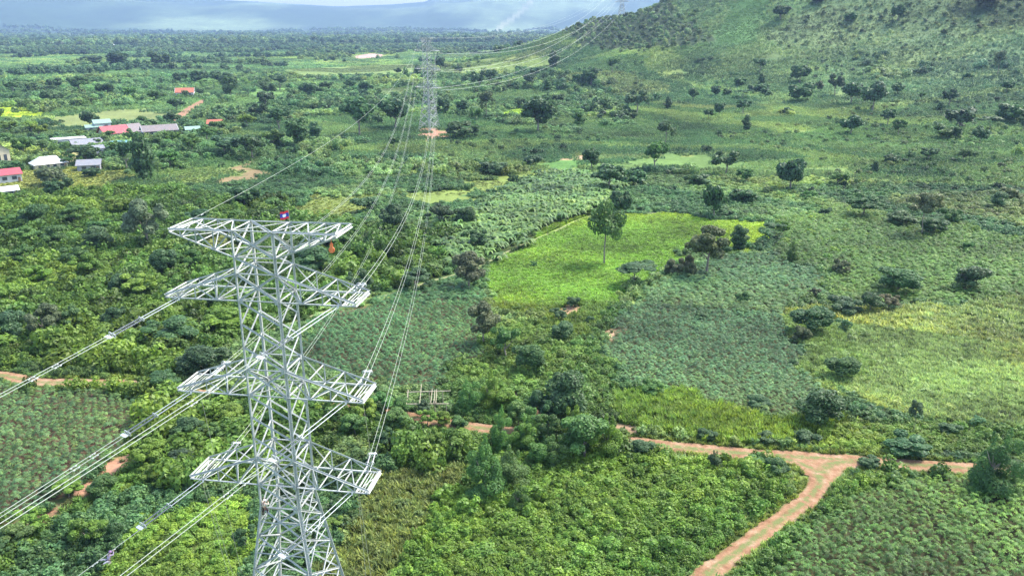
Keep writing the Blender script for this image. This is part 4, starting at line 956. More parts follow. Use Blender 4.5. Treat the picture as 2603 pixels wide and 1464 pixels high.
# ---------------------------------------------------------------- lattice pylons (local axes: x along the arms, y along the line, z up)
TZ = dict(t0=43.97, b1=41.70, t2=40.28, b2=37.90, t3=31.59, b3=29.13, t4=22.92, b4=20.23, w=17.88)
HW = lambda z: 1.762 + .0023 * (43.97 - z) if z >= TZ['w'] else 1.822 + (TZ['w'] - z) * .142
ARM = {1: (7.2522, 1.9284), 2: (8.5, 1.7927), 3: (8.5752, 1.7927), 4: (8.5533, 1.7927)}
SG = [(-1, -1), (1, -1), (1, 1), (-1, 1)]
def make_tower(detail=True, arms=ARM):
    root = empty('lattice_pylon')
    st = M['steel']
    def corner(s, z): w = HW(z); return Vector((s[0] * w, s[1] * w, z))
    lv_leg = [0, TZ['w'], 43.97]
    fat = 1.0 if detail else 1.1
    for s in SG:
        mb = MB(); out = (s[0], s[1], 0)
        mb.angle(corner(s, -.6), corner(s, TZ['w']), .27 * fat, out); mb.angle(corner(s, TZ['w']), corner(s, 30.0), .24 * fat, out); mb.angle(corner(s, 30.0), corner(s, 43.97), .20 * fat, out)
        mb.box(corner(s, -.15) + Vector((0, 0, 0)), (1.0, 1.0, .5))
        leg = mb.build('leg', st, root)
        if detail:
            g = MB()
            for z in (TZ['w'], TZ['b4'], TZ['b3'], TZ['b2'], TZ['t4'], TZ['t3']):
                c = corner(s, z); k = .62 if z == TZ['w'] else .42
                g.box(c + Vector((-s[0] * k * .35, s[1] * .012, 0)), (k, .03, k * 1.1)); g.box(c + Vector((s[0] * .012, -s[1] * k * .35, 0)), (.03, k, k * 1.1))
            g.build('gusset_plate', st, leg)
            g = MB()
            z = 2.5
            if s == (1, -1):
                while z < 43: 
                    c = corner(s, z); g.box(c + Vector((s[0] * .10, s[1] * .02, 0)), (.2, .03, .03)); z += .45
                g.build('step_bolts', st, leg)
    # body bracing
    lev = [43.97, 41.70, 40.28, 37.90, 35.80, 33.70, 31.59, 29.13, 27.06, 24.99, 22.92, 20.23, 17.88, 15.0, 11.7, 8.2, 4.3, 0.0]
    horiz = {43.97, 41.70, 40.28, 37.90, 31.59, 29.13, 22.92, 20.23, 17.88}
    mb = MB()
    for i in range(4):
        a, b = SG[i], SG[(i + 1) % 4]; out = Vector(((a[0] + b[0]) / 2, (a[1] + b[1]) / 2, 0))
        for j in range(len(lev) - 1):
            z1, z0 = lev[j], lev[j + 1]; bw = (.14 if z1 > 18 else .15) * fat
            full = z1 < 18 or round(z1, 2) in (43.97, 40.28, 31.59, 22.92)      # crossed in the arm panels and the splayed base
            if full or i in (0, 3): mb.angle(corner(a, z1), corner(b, z0), bw, out)
            if full or i in (1, 2): mb.angle(corner(b, z1) + out * -.10, corner(a, z0) + out * -.10, bw, out)
            if z1 in horiz: mb.angle(corner(a, z1), corner(b, z1), .13 * fat, (0, 0, 1))
            if z1 <= 17.9:                                   # redundant members in the splayed part
                zm = (z1 + z0) / 2; ca = corner(a, zm); cb = corner(b, zm); m = (ca + cb) / 2
                mb.angle(ca, m, .09 * fat, out); mb.angle(cb, m, .09 * fat, out)
                q1 = corner(a, z1).lerp(corner(b, z0), .27); mb.angle(corner(a, (zm + z1) / 2 if z1 < 17 else zm), q1, .07 * fat, out)
                q2 = corner(b, z1).lerp(corner(a, z0), .27); mb.angle(corner(b, (zm + z1) / 2 if z1 < 17 else zm), q2, .07 * fat, out)
    for z in (43.97, 41.70, 37.90, 29.13, 20.23, 17.88):    # plan bracing
        c = [corner(s, z) for s in SG]
        mb.angle(c[0], c[2], .09 * fat, (0, 0, 1)); mb.angle(c[1], c[3] + Vector((0, 0, .1)), .09 * fat, (0, 0, 1))
    mb.build('body_bracing', st, root)
    for k in (1, 2, 3, 4):
        L, tp = arms[k]
        zt = TZ['t0'] if k == 1 else TZ['t%d' % k]; zb = TZ['b%d' % k]
        ztip = zt if k == 1 else zb
        for sx in (-1, 1):
            mb = MB(); n = [.30, .58, .82]
            up, lo = {}, {}
            for sy in (-1, 1):
                A = corner((sx, sy), zt); B = corner((sx, sy), zb)
                T = Vector((sx * L, sy * tp, ztip + (0 if k == 1 else .22))); T2 = Vector((sx * L, sy * tp, ztip - (.22 if k == 1 else 0)))
                mb.angle(A, T, .15 * fat, (0, sy, 1)); mb.angle(B, T2, .15 * fat, (0, sy, -1))
                up[sy] = [A.lerp(T, f) for f in [0] + n + [1]]; lo[sy] = [B.lerp(T2, f) for f in [0] + n + [1]]
                for i in range(1, 4):
                    mb.angle(up[sy][i], lo[sy][i], .085 * fat, (0, sy, 0))
                for i in range(0, 3):
                    if i % 2 == 0: mb.angle(up[sy][i], lo[sy][i + 1], .085 * fat, (0, sy, 0))
                    else: mb.angle(lo[sy][i], up[sy][i + 1], .085 * fat, (0, sy, 0))
            for i in range(1, 5):
                mb.angle(up[-1][i], up[1][i], (.10 if i < 4 else .15) * fat, (0, 0, 1))
                mb.angle(lo[-1][i], lo[1][i], (.10 if i < 4 else .15) * fat, (0, 0, -1))
                s_ = -1 if i % 2 else 1
                mb.angle(lo[-s_][i - 1], lo[s_][i], .075 * fat, (0, 0, -1))
                if k == 1: mb.angle(up[s_][i - 1], up[-s_][i], .075 * fat, (0, 0, 1))
            arm = mb.build('cross_arm', st, root)
            if k > 1 and detail:                              # close-set bars carrying the string attachments at the tip
                g = MB()
                for f in (.84, .88, .92, .96):
                    a = Vector(lo[-1][0]).lerp(lo[-1][4], f); b = Vector(lo[1][0]).lerp(lo[1][4], f)
                    g.angle(a + Vector((0, 0, .06)), b + Vector((0, 0, .06)), .06, (0, 0, 1))
                for f in (.80, .97):
                    for sy in (-1, 1):
                        a = Vector(lo[sy][0]).lerp(lo[sy][4], f); g.box(a + Vector((0, 0, .05)), (.3, .25, .04))
                g.build('tip_grating', st, arm)
    return root
T1 = dict(x=-21.0699, y=66.6044, psi=.1562)
def zg(x, y): return float(height(np.array([x]), np.array([y]))[0])
tower = make_tower(True)
tower.location = (T1['x'], T1['y'], 0); tower.rotation_euler = (0, 0, -T1['psi'])
tag(tower, 'tall white steel lattice pylon with four tiers of arms, nearest to the camera', 'pylon', 'pylons of the power line')
far_tower = make_tower(False, {1: (3.6, 1.3), 2: (7.9, 1.5), 3: (8.3, 1.5), 4: (8.6, 1.5)})
T2 = dict(x=500 * math.tan(math.atan((1093 - PW / 2) / (F * math.cos(PIT) + (PH / 2 - 327) * math.sin(PIT)))), y=500.0, psi=math.radians(35))
T2['z'] = zg(T2['x'], T2['y']); T2['sz'] = 1.2
def put_tower(o, x, y, z, psi, sc_, label):
    o.location = (x, y, z); o.rotation_euler = (0, 0, -psi); o.scale = sc_
    tag(o, label, 'pylon', 'pylons of the power line')
put_tower(far_tower, T2['x'], T2['y'], T2['z'], T2['psi'], (1.05, 1.05, 1.2), 'pale lattice pylon on a bare earth pad in the middle distance')
T3 = dict(x=147.0, y=1140.0, psi=math.radians(25)); T3['z'] = zg(T3['x'], T3['y'])
put_tower(copy_tree(far_tower), T3['x'], T3['y'], T3['z'] - .5, T3['psi'], (1.1, 1.1, 1.1), 'pylon on the nose of the hill, cut off by the top edge')
for px, D, lab in ((1458, 1620, 'faint pylon behind the hill nose, leftmost of the distant pair'), (1490, 1400, 'faint pylon behind the hill nose, rightmost of the distant pair')):
    x = D * (px - PW / 2) / (F * math.cos(PIT) + PH / 2 * math.sin(PIT)); z = zg(x, D)
    put_tower(copy_tree(far_tower), x, D, z - .5, .3, (1, 1, 1.0), lab)

def loc1(u, v, z):
    c, s = math.cos(T1['psi']), math.sin(T1['psi'])
    return Vector((T1['x'] + u * c + v * s, T1['y'] - u * s + v * c, z))
def loc2(u, v, z):
    c, s = math.cos(T2['psi']), math.sin(T2['psi']); u *= 1.05; v *= 1.05
    return Vector((T2['x'] + u * c + v * s, T2['y'] - u * s + v * c, T2['z'] + z * T2['sz']))
def loc3(u, v, z):
    c, s = math.cos(T3['psi']), math.sin(T3['psi']); u *= 1.1; v *= 1.1
    return Vector((T3['x'] + u * c + v * s, T3['y'] - u * s + v * c, T3['z'] + z * 1.1))

# ---------------------------------------------------------------- insulator strings and conductors
TIER = {2: 'second-highest', 3: 'third-highest', 4: 'lowest'}
SIDE = {-1: 'left', 1: 'right'}
def insulator_string(p, fn, end, label, L0, L1):
    """twin string from p along the curve fn(t); t in metres. Returns the two conductor start offsets"""
    root = empty('insulator_string', p)
    d = (fn(L1) - fn(0)).normalized(); side = d.cross(Vector((0, 0, 1))).normalized(); upv = side.cross(d)
    rel = lambda t, o: fn(t) - p + side * o
    for o in (-.23, .23):
        m = MB(); m.tube([rel(0, o), rel(L0, o)], .035, 6); m.box(rel(.1, o), (.12, .12, .2)); m.build('link_rod', M['rodsteel'], root)
        m = MB(); n = 20
        pts = []; rr = []
        for i in range(n * 2 + 1):
            pts.append(rel(L0 + (L1 - .35 - L0) * i / (n * 2), o)); rr.append(.085 if i % 2 else .035)
        m.tube(pts, rr, 8); m.build('insulator_rod', M['insul'], root)
        for t, R in ((L0 + .05, .17), (L1 - .42, .24)):
            m = MB(); m.ring(rel(t, o), R, .025, d); m.tube([rel(t, o) - upv * R, rel(t, o) + upv * R], .015, 5); m.build('grading_ring', M['rodsteel'], root)
    m = MB(); c = rel(L1 - .12, 0)
    X = Matrix((d, side, upv)).transposed()
    m.box(c, (.30, .78, .05), X); m.box(c + d * .14, (.10, .62, .09), X)
    m.build('yoke_plate', M['rodsteel'], root)
    tag(root, label, 'insulator', 'insulator strings on the near pylon')
    return side
AL, SL, LN = math.radians(34.5), .225, 350.0
def near_fn(p, t):
    return p + Vector((-math.sin(AL) * t, -math.cos(AL) * t, -SL * t + SL / LN * t * t))
def span_fn(p, q, S):
    Ld = (q - p).length
    return lambda t: p.lerp(q, t / Ld) - Vector((0, 0, 4 * S * (t / Ld) * (1 - t / Ld)))
def damper(m, c, d):
    m.tube([c - d * .22 - Vector((0, 0, .07)), c + d * .22 - Vector((0, 0, .07))], .012, 4)
    for s in (-1, 1): m.tube([c + d * (.14 * s) - Vector((0, 0, .07)), c + d * (.27 * s) - Vector((0, 0, .07))], .045, 6)
    m.box(c - Vector((0, 0, .03)), (.05, .05, .09))
WORK = {}
for k in (2, 3, 4):
    zb = TZ['b%d' % k] - .05; L, tp = ARM[k]
    for s in (-1, 1):
        arm = f"{TIER[k]} {SIDE[s]} arm"
        # back span, running out of the photo at the lower left
        p = loc1(s * (L - (1.2 if s < 0 else 1.6)), -tp, zb)
        fn = lambda t, p=p: near_fn(p, t)
        L1 = 6.6 if s < 0 else 8.2; L0 = L1 - 3.1
        sd_ = insulator_string(p, fn, 1, f"twin insulator string on the near side of the {arm}", L0, L1)
        for o, nm in ((-.23, 'right'), (.23, 'left')):
            wire_left = nm == 'left'
            if k == 4 and s < 0 and not wire_left: continue   # only one of the pair is strung here
            # on the near side "left" is the wire further out from the camera's line
            sg = -o if True else o
            m = MB(); q = fn(L1) + sd_ * sg
            pts = [fn(t) + sd_ * sg for t in np.concatenate([[L1 - .1], np.linspace(L1 + 1, 110, 40)])]
            m.tube(pts, .026, 6)
            w_ = m.build('conductor_wire', M['wire'])
            tag(w_, f"{'outer' if sg * 1 > 0 else 'inner'} wire of the pair from the {arm} toward the lower left", 'power cable', 'conductors of the power line')
            m = MB()
            for t in ((4.2, 6.0) if k == 2 else (2.6, 4.2)):
                c = fn(L1 + t) + sd_ * sg; damper(m, c, (fn(L1 + t + 1) - fn(L1 + t)).normalized())
            m.build('vibration_damper', M['rodsteel'], w_)
            if k == 4 and s < 0: WORK['fn'] = fn; WORK['off'] = sd_ * sg
        # forward span to the far pylon
        p = loc1(s * (L - 1.3), tp, zb); q = loc2(s * (L - .6), -1.8, TZ['b%d' % k] - 1.2)
        fn = span_fn(p, q, 20.0)
        L1 = 5.2; L0 = 2.3
        sd_ = insulator_string(p, fn, 1, f"twin insulator string on the far side of the {arm}", L0, L1)
        Ld = (q - p).length
        for sg in (-.23, .23):
            m = MB()
            pts = [fn(t) + sd_ * sg for t in np.concatenate([[L1 - .1], np.linspace(L1 + 2, Ld, 60)])]
            m.tube(pts, np.linspace(.02, .026, len(pts)), 5)
            w_ = m.build('conductor_wire', M['wire'])
            tag(w_, f"{'right' if sg > 0 else 'left'} wire of the pair from the {arm} to the middle-distance pylon", 'power cable', 'conductors of the power line')
        # onward to the pylon on the hill
        p3 = loc2(s * (L - .6), 1.8, TZ['b%d' % k] - 1.2); q3 = loc3(s * (L - .6), -1.8, TZ['b%d' % k] - 1.5)
        fn = span_fn(p3, q3, 24.0); Ld = (q3 - p3).length
        for sg in (-.28, .28):
            m = MB(); m.tube([fn(t) + Vector((sg, 0, 0)) for t in np.linspace(0, Ld, 60)], .037, 4)
            tag(m.build('conductor_wire', M['wire']), f"{'right' if sg > 0 else 'left'} wire of the {TIER[k]} {SIDE[s]} pair climbing to the hill pylon", 'power cable', 'conductors of the power line')
p = loc1(-7.25, 1.93, 43.97); q = loc2(-3.6, -1.3, 43.9); fn = span_fn(p, q, 9.0); Ld = (q - p).length
m = MB(); m.tube([fn(t) for t in np.linspace(0, Ld, 60)], np.linspace(.016, .024, 60), 5)
ew = m.build('earth_wire', M['wire']); tag(ew, 'single thin earth wire from the top left arm tip to the middle-distance pylon', 'power cable', 'earth wires of the power line')
m = MB(); damper(m, fn(2.6), (fn(4) - fn(2)).normalized()); m.build('vibration_damper', M['rodsteel'], ew)
for s in (-1, 1):
    p3 = loc2(s * 3.6, 1.3, 43.9); q3 = loc3(s * 3.6, -1.3, 43.9); fn = span_fn(p3, q3, 20.0); Ld = (q3 - p3).length
    m = MB(); m.tube([fn(t) for t in np.linspace(0, Ld, 60)], .037, 4)
    tag(m.build('earth_wire', M['wire']), f"{SIDE[s]} earth wire on top, climbing from middle-distance pylon to hill pylon", 'power cable', 'earth wires of the power line')

# hand lines left hanging from the arms
def rope(a, drop, dx, lab, sw=.6):
    pts = []
    for i in range(26):
        t = i / 25; pts.append(a + Vector((dx * t + sw * .15 * math.sin(t * 3.1), .5 * t * t, -drop * t)))
    m = MB(); m.tube(pts, .018, 5); tag(m.build('hand_rope', M['rope']), lab, 'rope', 'ropes hanging from the near pylon')
rope(loc1(-6.6, -1.6, TZ['b3']), 19.5, 1.5, 'thin rope hanging from the third-highest left arm')
rope(loc1(-7.6, -1.6, TZ['b4']), 17.5, 1.9, 'leftmost of two ropes hanging from the lowest left arm')
rope(loc1(-7.3, -1.6, TZ['b4']), 17.5, 2.2, 'rightmost of two ropes hanging from the lowest left arm')
rope(loc1(7.5, -1.6, TZ['b4']), 19.5, .2, 'leftmost of two ropes hanging from the lowest right arm')
rope(loc1(7.6, -1.6, TZ['b4']), 19.5, 1.0, 'rightmost of two ropes hanging from the lowest right arm')
rope(loc1(7.6, 0.6, TZ['b3']), 8.5, .5, 'short rope hanging from the third-highest right arm')

# orange stringing block under the top right arm
M['orange'] = plain('orange_paint', (.60, .17, .06), .5, 0, .15, 5)
a = loc1(6.85, -1.9, 43.7)
root = empty('stringing_block', a)
m = MB(); m.tube([(0, 0, 0), (0, 0, -.45)], .022, 6); m.ring((0, 0, -.48), .09, .025, (0, 1, 0)); m.build('hook', M['orange'], root)
m = MB(); m.box((0, -.10, -.85), (.22, .03, .72)); m.box((0, .10, -.85), (.22, .03, .72)); m.box((0, 0, -.55), (.2, .2, .06)); m.build('side_plate', M['orange'], root)
m = MB(); m.ring((0, 0, -.98), .20, .06, (0, 1, 0), 18, 6); m.tube([(0, -.12, -.98), (0, .12, -.98)], .05, 8); m.build('pulley_wheel', M['orange'], root)
tag(root, 'orange stringing block hanging under the top right arm of the near pylon', 'pulley')

# flag on the far right corner of the pylon top
fr = loc1(1.76, 1.76, 43.97)
root = empty('flag', fr, -.05)
m = MB(); m.tube([(0, 0, -.1), (.02, 0, 1.2)], .022, 6); m.build('flag_pole', M['timber'], root)
nx_, nz_ = 22, 16; V = []; Fq = []
W_, H_ = .82, .68
for j in range(nz_ + 1):
    for i in range(nx_ + 1):
        u = i / nx_; w = j / nz_
        V.append((-W_ * u + .02, .10 * math.sin(u * 7 + w * 1.2) * u ** .6, .32 + H_ * w - .18 * u * u + .03 * math.sin(u * 9)))
for j in range(nz_):
    for i in range(nx_): k = j * (nx_ + 1) + i; Fq.append((k, k + 1, k + nx_ + 2, k + nx_ + 1))
me = bpy.data.meshes.new('flag_cloth'); me.from_pydata(V, [], Fq); 
me.materials.append(plain('flag_red', (.62, .035, .05), .8, 0, .06, 6)); me.materials.append(plain('flag_blue', (.03, .055, .32), .8, 0, .06, 6)); me.materials.append(plain('flag_white', (.80, .80, .80), .8, 0, .04, 6))
for pi, pl in enumerate(me.polygons):
    i, j = pi % nx_, pi // nx_; u, w = (i + .5) / nx_ * W_, (j + .5) / nz_ * H_
    pl.material_index = 2 if math.hypot(u - W_ / 2, w - H_ / 2) < .145 else (1 if .25 < w / H_ < .75 else 0)
    pl.use_smooth = True
sm = link('flag_cloth', me, root); md = sm.modifiers.new('thickness', 'SOLIDIFY'); md.thickness = .006
tag(root, 'red and blue flag with white disc flying from the pylon top', 'flag')
# ---------------------------------------------------------------- village houses, the bare pole frame
def house(label, px, py, w, d, h, roof, wall, rz=0.0, rh=1.8, hip=False, ridge='x', wins=3, flat=False, name='house', door=True, trim=None, porch=False, eave=.6):
    """px, py: photo pixel of the front foot of the wall"""
    g = ground([px], [py])[0]
    yaw = -math.atan2(g[0], g[1]) + rz
    off = Vector((0, d / 2, 0)); off.rotate(Matrix.Rotation(yaw, 3, 'Z'))
    c = Vector((float(g[0]), float(g[1]), 0)) + off
    z = min(zg(c.x, c.y), float(g[2])) - .15
    root = empty(name, (c.x, c.y, z), yaw)
    m = MB(); m.box((0, 0, h / 2), (w, d, h))
    if not flat and not hip:                                   # gable ends
        if ridge == 'x':
            for s in (-1, 1): x = s * (w / 2 - .05); m.add([(x, -d / 2, h), (x, d / 2, h), (x, 0, h + rh - .05)], [(0, 1, 2)])
        else:
            for s in (-1, 1): y = s * (d / 2 - .05); m.add([(-w / 2, y, h), (w / 2, y, h), (0, y, h + rh - .05)], [(0, 1, 2)])
    m.build('wall', M[wall], root)
    m = MB(); W, D = w / 2 + eave, d / 2 + eave; t = .09; e0 = h - eave * rh / (d / 2 if ridge == 'x' else w / 2) * .8
    if flat:
        m.box((0, 0, h + .15), (w + .5, d + .5, .3))
    elif hip:
        k = min(W, D) * .8
        for dz in (0, t):
            pass
        V = [(-W, -D, e0), (W, -D, e0), (W, D, e0), (-W, D, e0), (-W + k, 0, h + rh), (W - k, 0, h + rh)]
        m.add(V, [(0, 1, 5, 4), (1, 2, 5), (2, 3, 4, 5), (3, 0, 4), (3, 2, 1, 0)])
    else:
        if ridge == 'x': V = [(-W, -D, e0), (W, -D, e0), (W, 0, h + rh), (-W, 0, h + rh), (-W, D, e0), (W, D, e0)]
        else: V = [(-W, -D, e0), (-W, D, e0), (0, D, h + rh), (0, -D, h + rh), (W, -D, e0), (W, D, e0)]
        V2 = [(a, b, c_ + t) for a, b, c_ in V]
        if ridge == 'x': fs = [(6, 7, 8, 9), (9, 8, 11, 10), (0, 3, 2, 1), (3, 4, 5, 2), (0, 1, 7, 6), (4, 10, 11, 5), (0, 6, 9, 3), (3, 9, 10, 4), (1, 2, 8, 7), (2, 5, 11, 8)]
        else: fs = [(6, 9, 8, 7), (9, 10, 11, 8), (0, 1, 2, 3), (3, 2, 5, 4), (0, 6, 7, 1), (4, 5, 11, 10), (0, 3, 9, 6), (3, 4, 10, 9), (1, 7, 8, 2), (2, 8, 11, 5)]
        m.add(V + V2, fs)
    rf = m.build('roof', M[roof], root)
    if trim:
        m = MB()
        for s in (-1, 1):
            if ridge == 'x':
                for q in (-1, 1): m.tube([(s * (W + .03), q * D, e0 + .03), (s * (W + .03), 0, h + rh + .06)], .16, 4)
            else:
                for q in (-1, 1): m.tube([(q * W, s * (D + .03), e0 + .03), (0, s * (D + .03), h + rh + .06)], .16, 4)
        m.build('barge_board', M[trim], rf)
    for i in range(wins):
        x = -w / 2 + w * (i + .75) / (wins + .5)
        m = MB(); m.box((x, -d / 2 - .02, h * .55), (w / (wins + .5) * .5, .1, h * .38)); f = m.build('window', M['glass'], root)
        m = MB(); m.box((x, -d / 2 - .05, h * .34), (w / (wins + .5) * .58, .16, .1)); m.build('sill', M['conc'], f)
    for s in (-1, 1):
        m = MB(); m.box((s * (w / 2 + .02), 0, h * .55), (.1, min(1.4, d * .3), h * .36)); m.build('window', M['glass'], root)
    if door:
        m = MB(); m.box((w * .5 - w / (wins + 1.5) * .35, -d / 2 - .02, 1.0), (.95, .1, 2.0)); m.build('door', M['doorwood'], root)
    if porch:
        n = 8
        for i in range(n):
            x = -w / 2 + w * i / (n - 1); m = MB(); m.box((x, -d / 2 - 1.6, h * .46), (.3, .3, h * .92)); m.build('post', M['white'], root)
        m = MB(); m.add([(-w / 2 - .3, -d / 2 - 2.0, h * .92), (w / 2 + .3, -d / 2 - 2.0, h * .92), (w / 2 + .3, -d / 2 + .02, h * .98), (-w / 2 - .3, -d / 2 + .02, h * .98)] + [(-w / 2 - .3, -d / 2 - 2.0, h * .96), (w / 2 + .3, -d / 2 - 2.0, h * .96), (w / 2 + .3, -d / 2 + .02, h * 1.02), (-w / 2 - .3, -d / 2 + .02, h * 1.02)], [(4, 5, 6, 7), (3, 2, 1, 0), (0, 1, 5, 4), (1, 2, 6, 5), (3, 0, 4, 7)])
        m.build('porch_roof', M[roof], root)
    tag(root, label, 'house', 'houses of the valley village')
    return root
v = lambda X, Y: (40 + X / 4.293, 280 + Y / 4.293)
e = lambda X, Y: (X / 8.523, 350 + Y / 8.523)
house('house with bright red gabled roof in the middle of the village', *v(1115, 312), 13.5, 10, 3.4, 'r_red', 'cream', .35, 3.6, ridge='x', trim='r_red')
house('small red-roofed wing set left of the bright red house', *v(970, 300), 7, 7, 2.8, 'r_red', 'darkwood', -.3, 2.4, ridge='y', wins=2)
house('mint green roofed house behind the bright red roof, upper one', *v(960, 222), 9, 7, 4.6, 'r_green', 'white', .2, 1.8, wins=2)
house('low mint green roofed shed at the left end of the roof cluster', *v(860, 232), 8.5, 6, 2.6, 'r_green', 'greywall', .1, 1.2, wins=2)
house('large brown-grey roofed house between red roof and long white building', *v(1300, 292), 11.5, 11, 3.2, 'r_brown', 'darkwood', .45, 3.8, ridge='x', wins=2)
house('long white building with brown ribbed roof and row of pillars', *v(1590, 300), 18, 8.5, 4.2, 'r_brown', 'white', .18, 2.6, ridge='x', wins=6, trim='white', porch=True)
house('small pale green hut right of the long white building', *v(1940, 268), 7.5, 5, 3.2, 'r_green', 'white', .1, 1.4, wins=3)
house('dark timber hut with orange roof at the right end of village', *v(2170, 205), 8, 6, 3.4, 'r_orange', 'darkwood', -.2, 2.0, wins=2)
house('grey flat-roofed building at the left of the village', *v(600, 395), 16, 8, 3.8, 'conc', 'white', .12, flat=True, wins=3)
house('low grey roofed building with teal end in front of village', *v(800, 432), 14, 9, 3.0, 'r_grey', 'white', .2, 2.2, wins=4)
house('teal roofed hut in front of the bright red house', *v(925, 415), 6.5, 6, 3.2, 'r_teal', 'white', .5, 1.8, wins=2)
house('long teal and grey roofed shed among trees below red roof', *v(1230, 425), 15, 7, 2.8, 'r_teal', 'greywall', .05, 1.4, wins=4)
house('small white house half hidden behind a dark tree', *v(870, 500), 8.5, 6, 3.6, 'r_grey', 'white', .2, 1.2, wins=3)
house('house with brilliant white hipped roof on the village lawn', *v(395, 640), 13, 8.5, 2.6, 'r_white', 'cream', .22, 2.6, hip=True, wins=4)
house('grey sheet-roofed house below the white hipped roof, right side', *v(800, 665), 9, 7, 2.8, 'r_grey', 'greywall', -.2, 1.8, wins=2)
house('tall white and cream house cut by the left edge', *e(20, 640), 9, 9, 7.4, 'r_grey', 'cream', .3, 3.2, ridge='y', wins=3)
house('white house with dull red roof at the left edge', *e(120, 985), 12, 8, 3.4, 'r_red', 'white', .15, 1.8, wins=3)
house('small white-roofed shed low at the left edge', *e(110, 1275), 9, 5, 2.2, 'r_white', 'greywall', .1, 1.2, wins=2)
house('lone house with bright orange-red roof far beyond the village', 470, 246, 15, 9, 4.0, 'r_orange', 'white', -.15, 3.4, wins=3, trim='white')
for i, (px, py, w, rf, lab) in enumerate(((288, 121, 34, 'r_white', 'largest of the white sheds on the distant plain'), (222, 122, 24, 'r_white', 'white shed on the distant plain, left of the largest'), (300, 108, 22, 'r_grey', 'grey-white shed on the distant plain, above the largest'), (150, 120, 18, 'r_white', 'leftmost small white shed on the distant plain'), (420, 90, 30, 'r_white', 'farthest pale shed, near the mountain foot'))):
    house(lab, px, py, w, w * .5, w * .16, rf, 'white', .2, w * .09, wins=3, name='shed', door=False)

# unfinished hut: peeled poles tied into a bare frame beside the road
fz = lambda X, Y: (960 + X / 10.733, 970 + Y / 10.733)
root_p = ground([fz(1330, 930)[0]], [fz(1330, 930)[1]])[0]
yaw = -math.atan2(root_p[0], root_p[1]) - .06
root = empty('hut_frame', (root_p[0], root_p[1], zg(root_p[0], root_p[1])), yaw)
W, Dp, Hf, Hb = 6.6, 2.9, 2.15, 2.9
def pole(nm, a, b, r): m = MB(); m.tube([a, Vector(a).lerp(Vector(b), .5) + Vector((.03, .02, .02)), b], [r, r * .95, r * .85], 7); m.build(nm, M['timber'], root)
for x, lean in ((-3.1, -.35), (-1.0, -.15), (1.35, .12), (3.2, .02)):
    pole('post', (x + lean, .1, -.3), (x, 0, Hf), .075)
for x in (-3.0, .4, 2.6): pole('post', (x, Dp, -.3), (x, Dp, Hb), .07)
pole('beam', (-3.35, -.02, Hf + .04), (3.7, 0, Hf - .12), .085); pole('beam', (-3.3, Dp, Hb), (3.9, Dp, Hb + .02), .08)
for x, k in ((-3.1, 1.35), (-1.0, 1.85), (1.25, 1.25), (1.55, 1.3)): pole('rafter', (x, -.15, Hf + .1), (x + .1, Dp * k * .85, Hf + (Hb - Hf) * k * .85 + .15), .06)
pole('brace', (.75, .0, Hf + .1), (.95, Dp * .9, Hb + .55), .06); pole('brace', (-3.1, .1, -.3), (-2.95, .9, Hf * .95), .05)
tag(root, 'bare hut frame of peeled poles beside the dirt road, without roof', 'hut')
# ---------------------------------------------------------------- the two linesmen
M['skin'] = plain('skin', (.36, .21, .13), .55, 0, .08, 12)
M['hair'] = plain('dark_hair', (.02, .018, .016), .6, 0, .1, 12)
def skinned(name, chains, mat, parent, root=0, sub=1):
    """chains of (point, radius); chains joined where they share a point"""
    V = []; R = []; E = []; idx = {}
    for ch in chains:
        last = None
        for p, r in ch:
            k = tuple(round(c, 4) for c in p)
            if k not in idx: idx[k] = len(V); V.append(p); R.append(r)
            i = idx[k]
            if last is not None and last != i: E.append((last, i))
            last = i
    me = bpy.data.meshes.new(name); me.from_pydata(V, E, []); me.materials.append(mat)
    o = link(name, me, parent)
    md = o.modifiers.new('skin', 'SKIN'); md.use_smooth_shade = True
    dat = me.skin_vertices[0].data
    for i, r in enumerate(R):
        rr = r if hasattr(r, '__len__') else (r, r)
        dat[i].radius = rr; dat[i].use_root = (i == root)
    s = o.modifiers.new('smooth', 'SUBSURF'); s.levels = sub; s.render_levels = sub
    return o
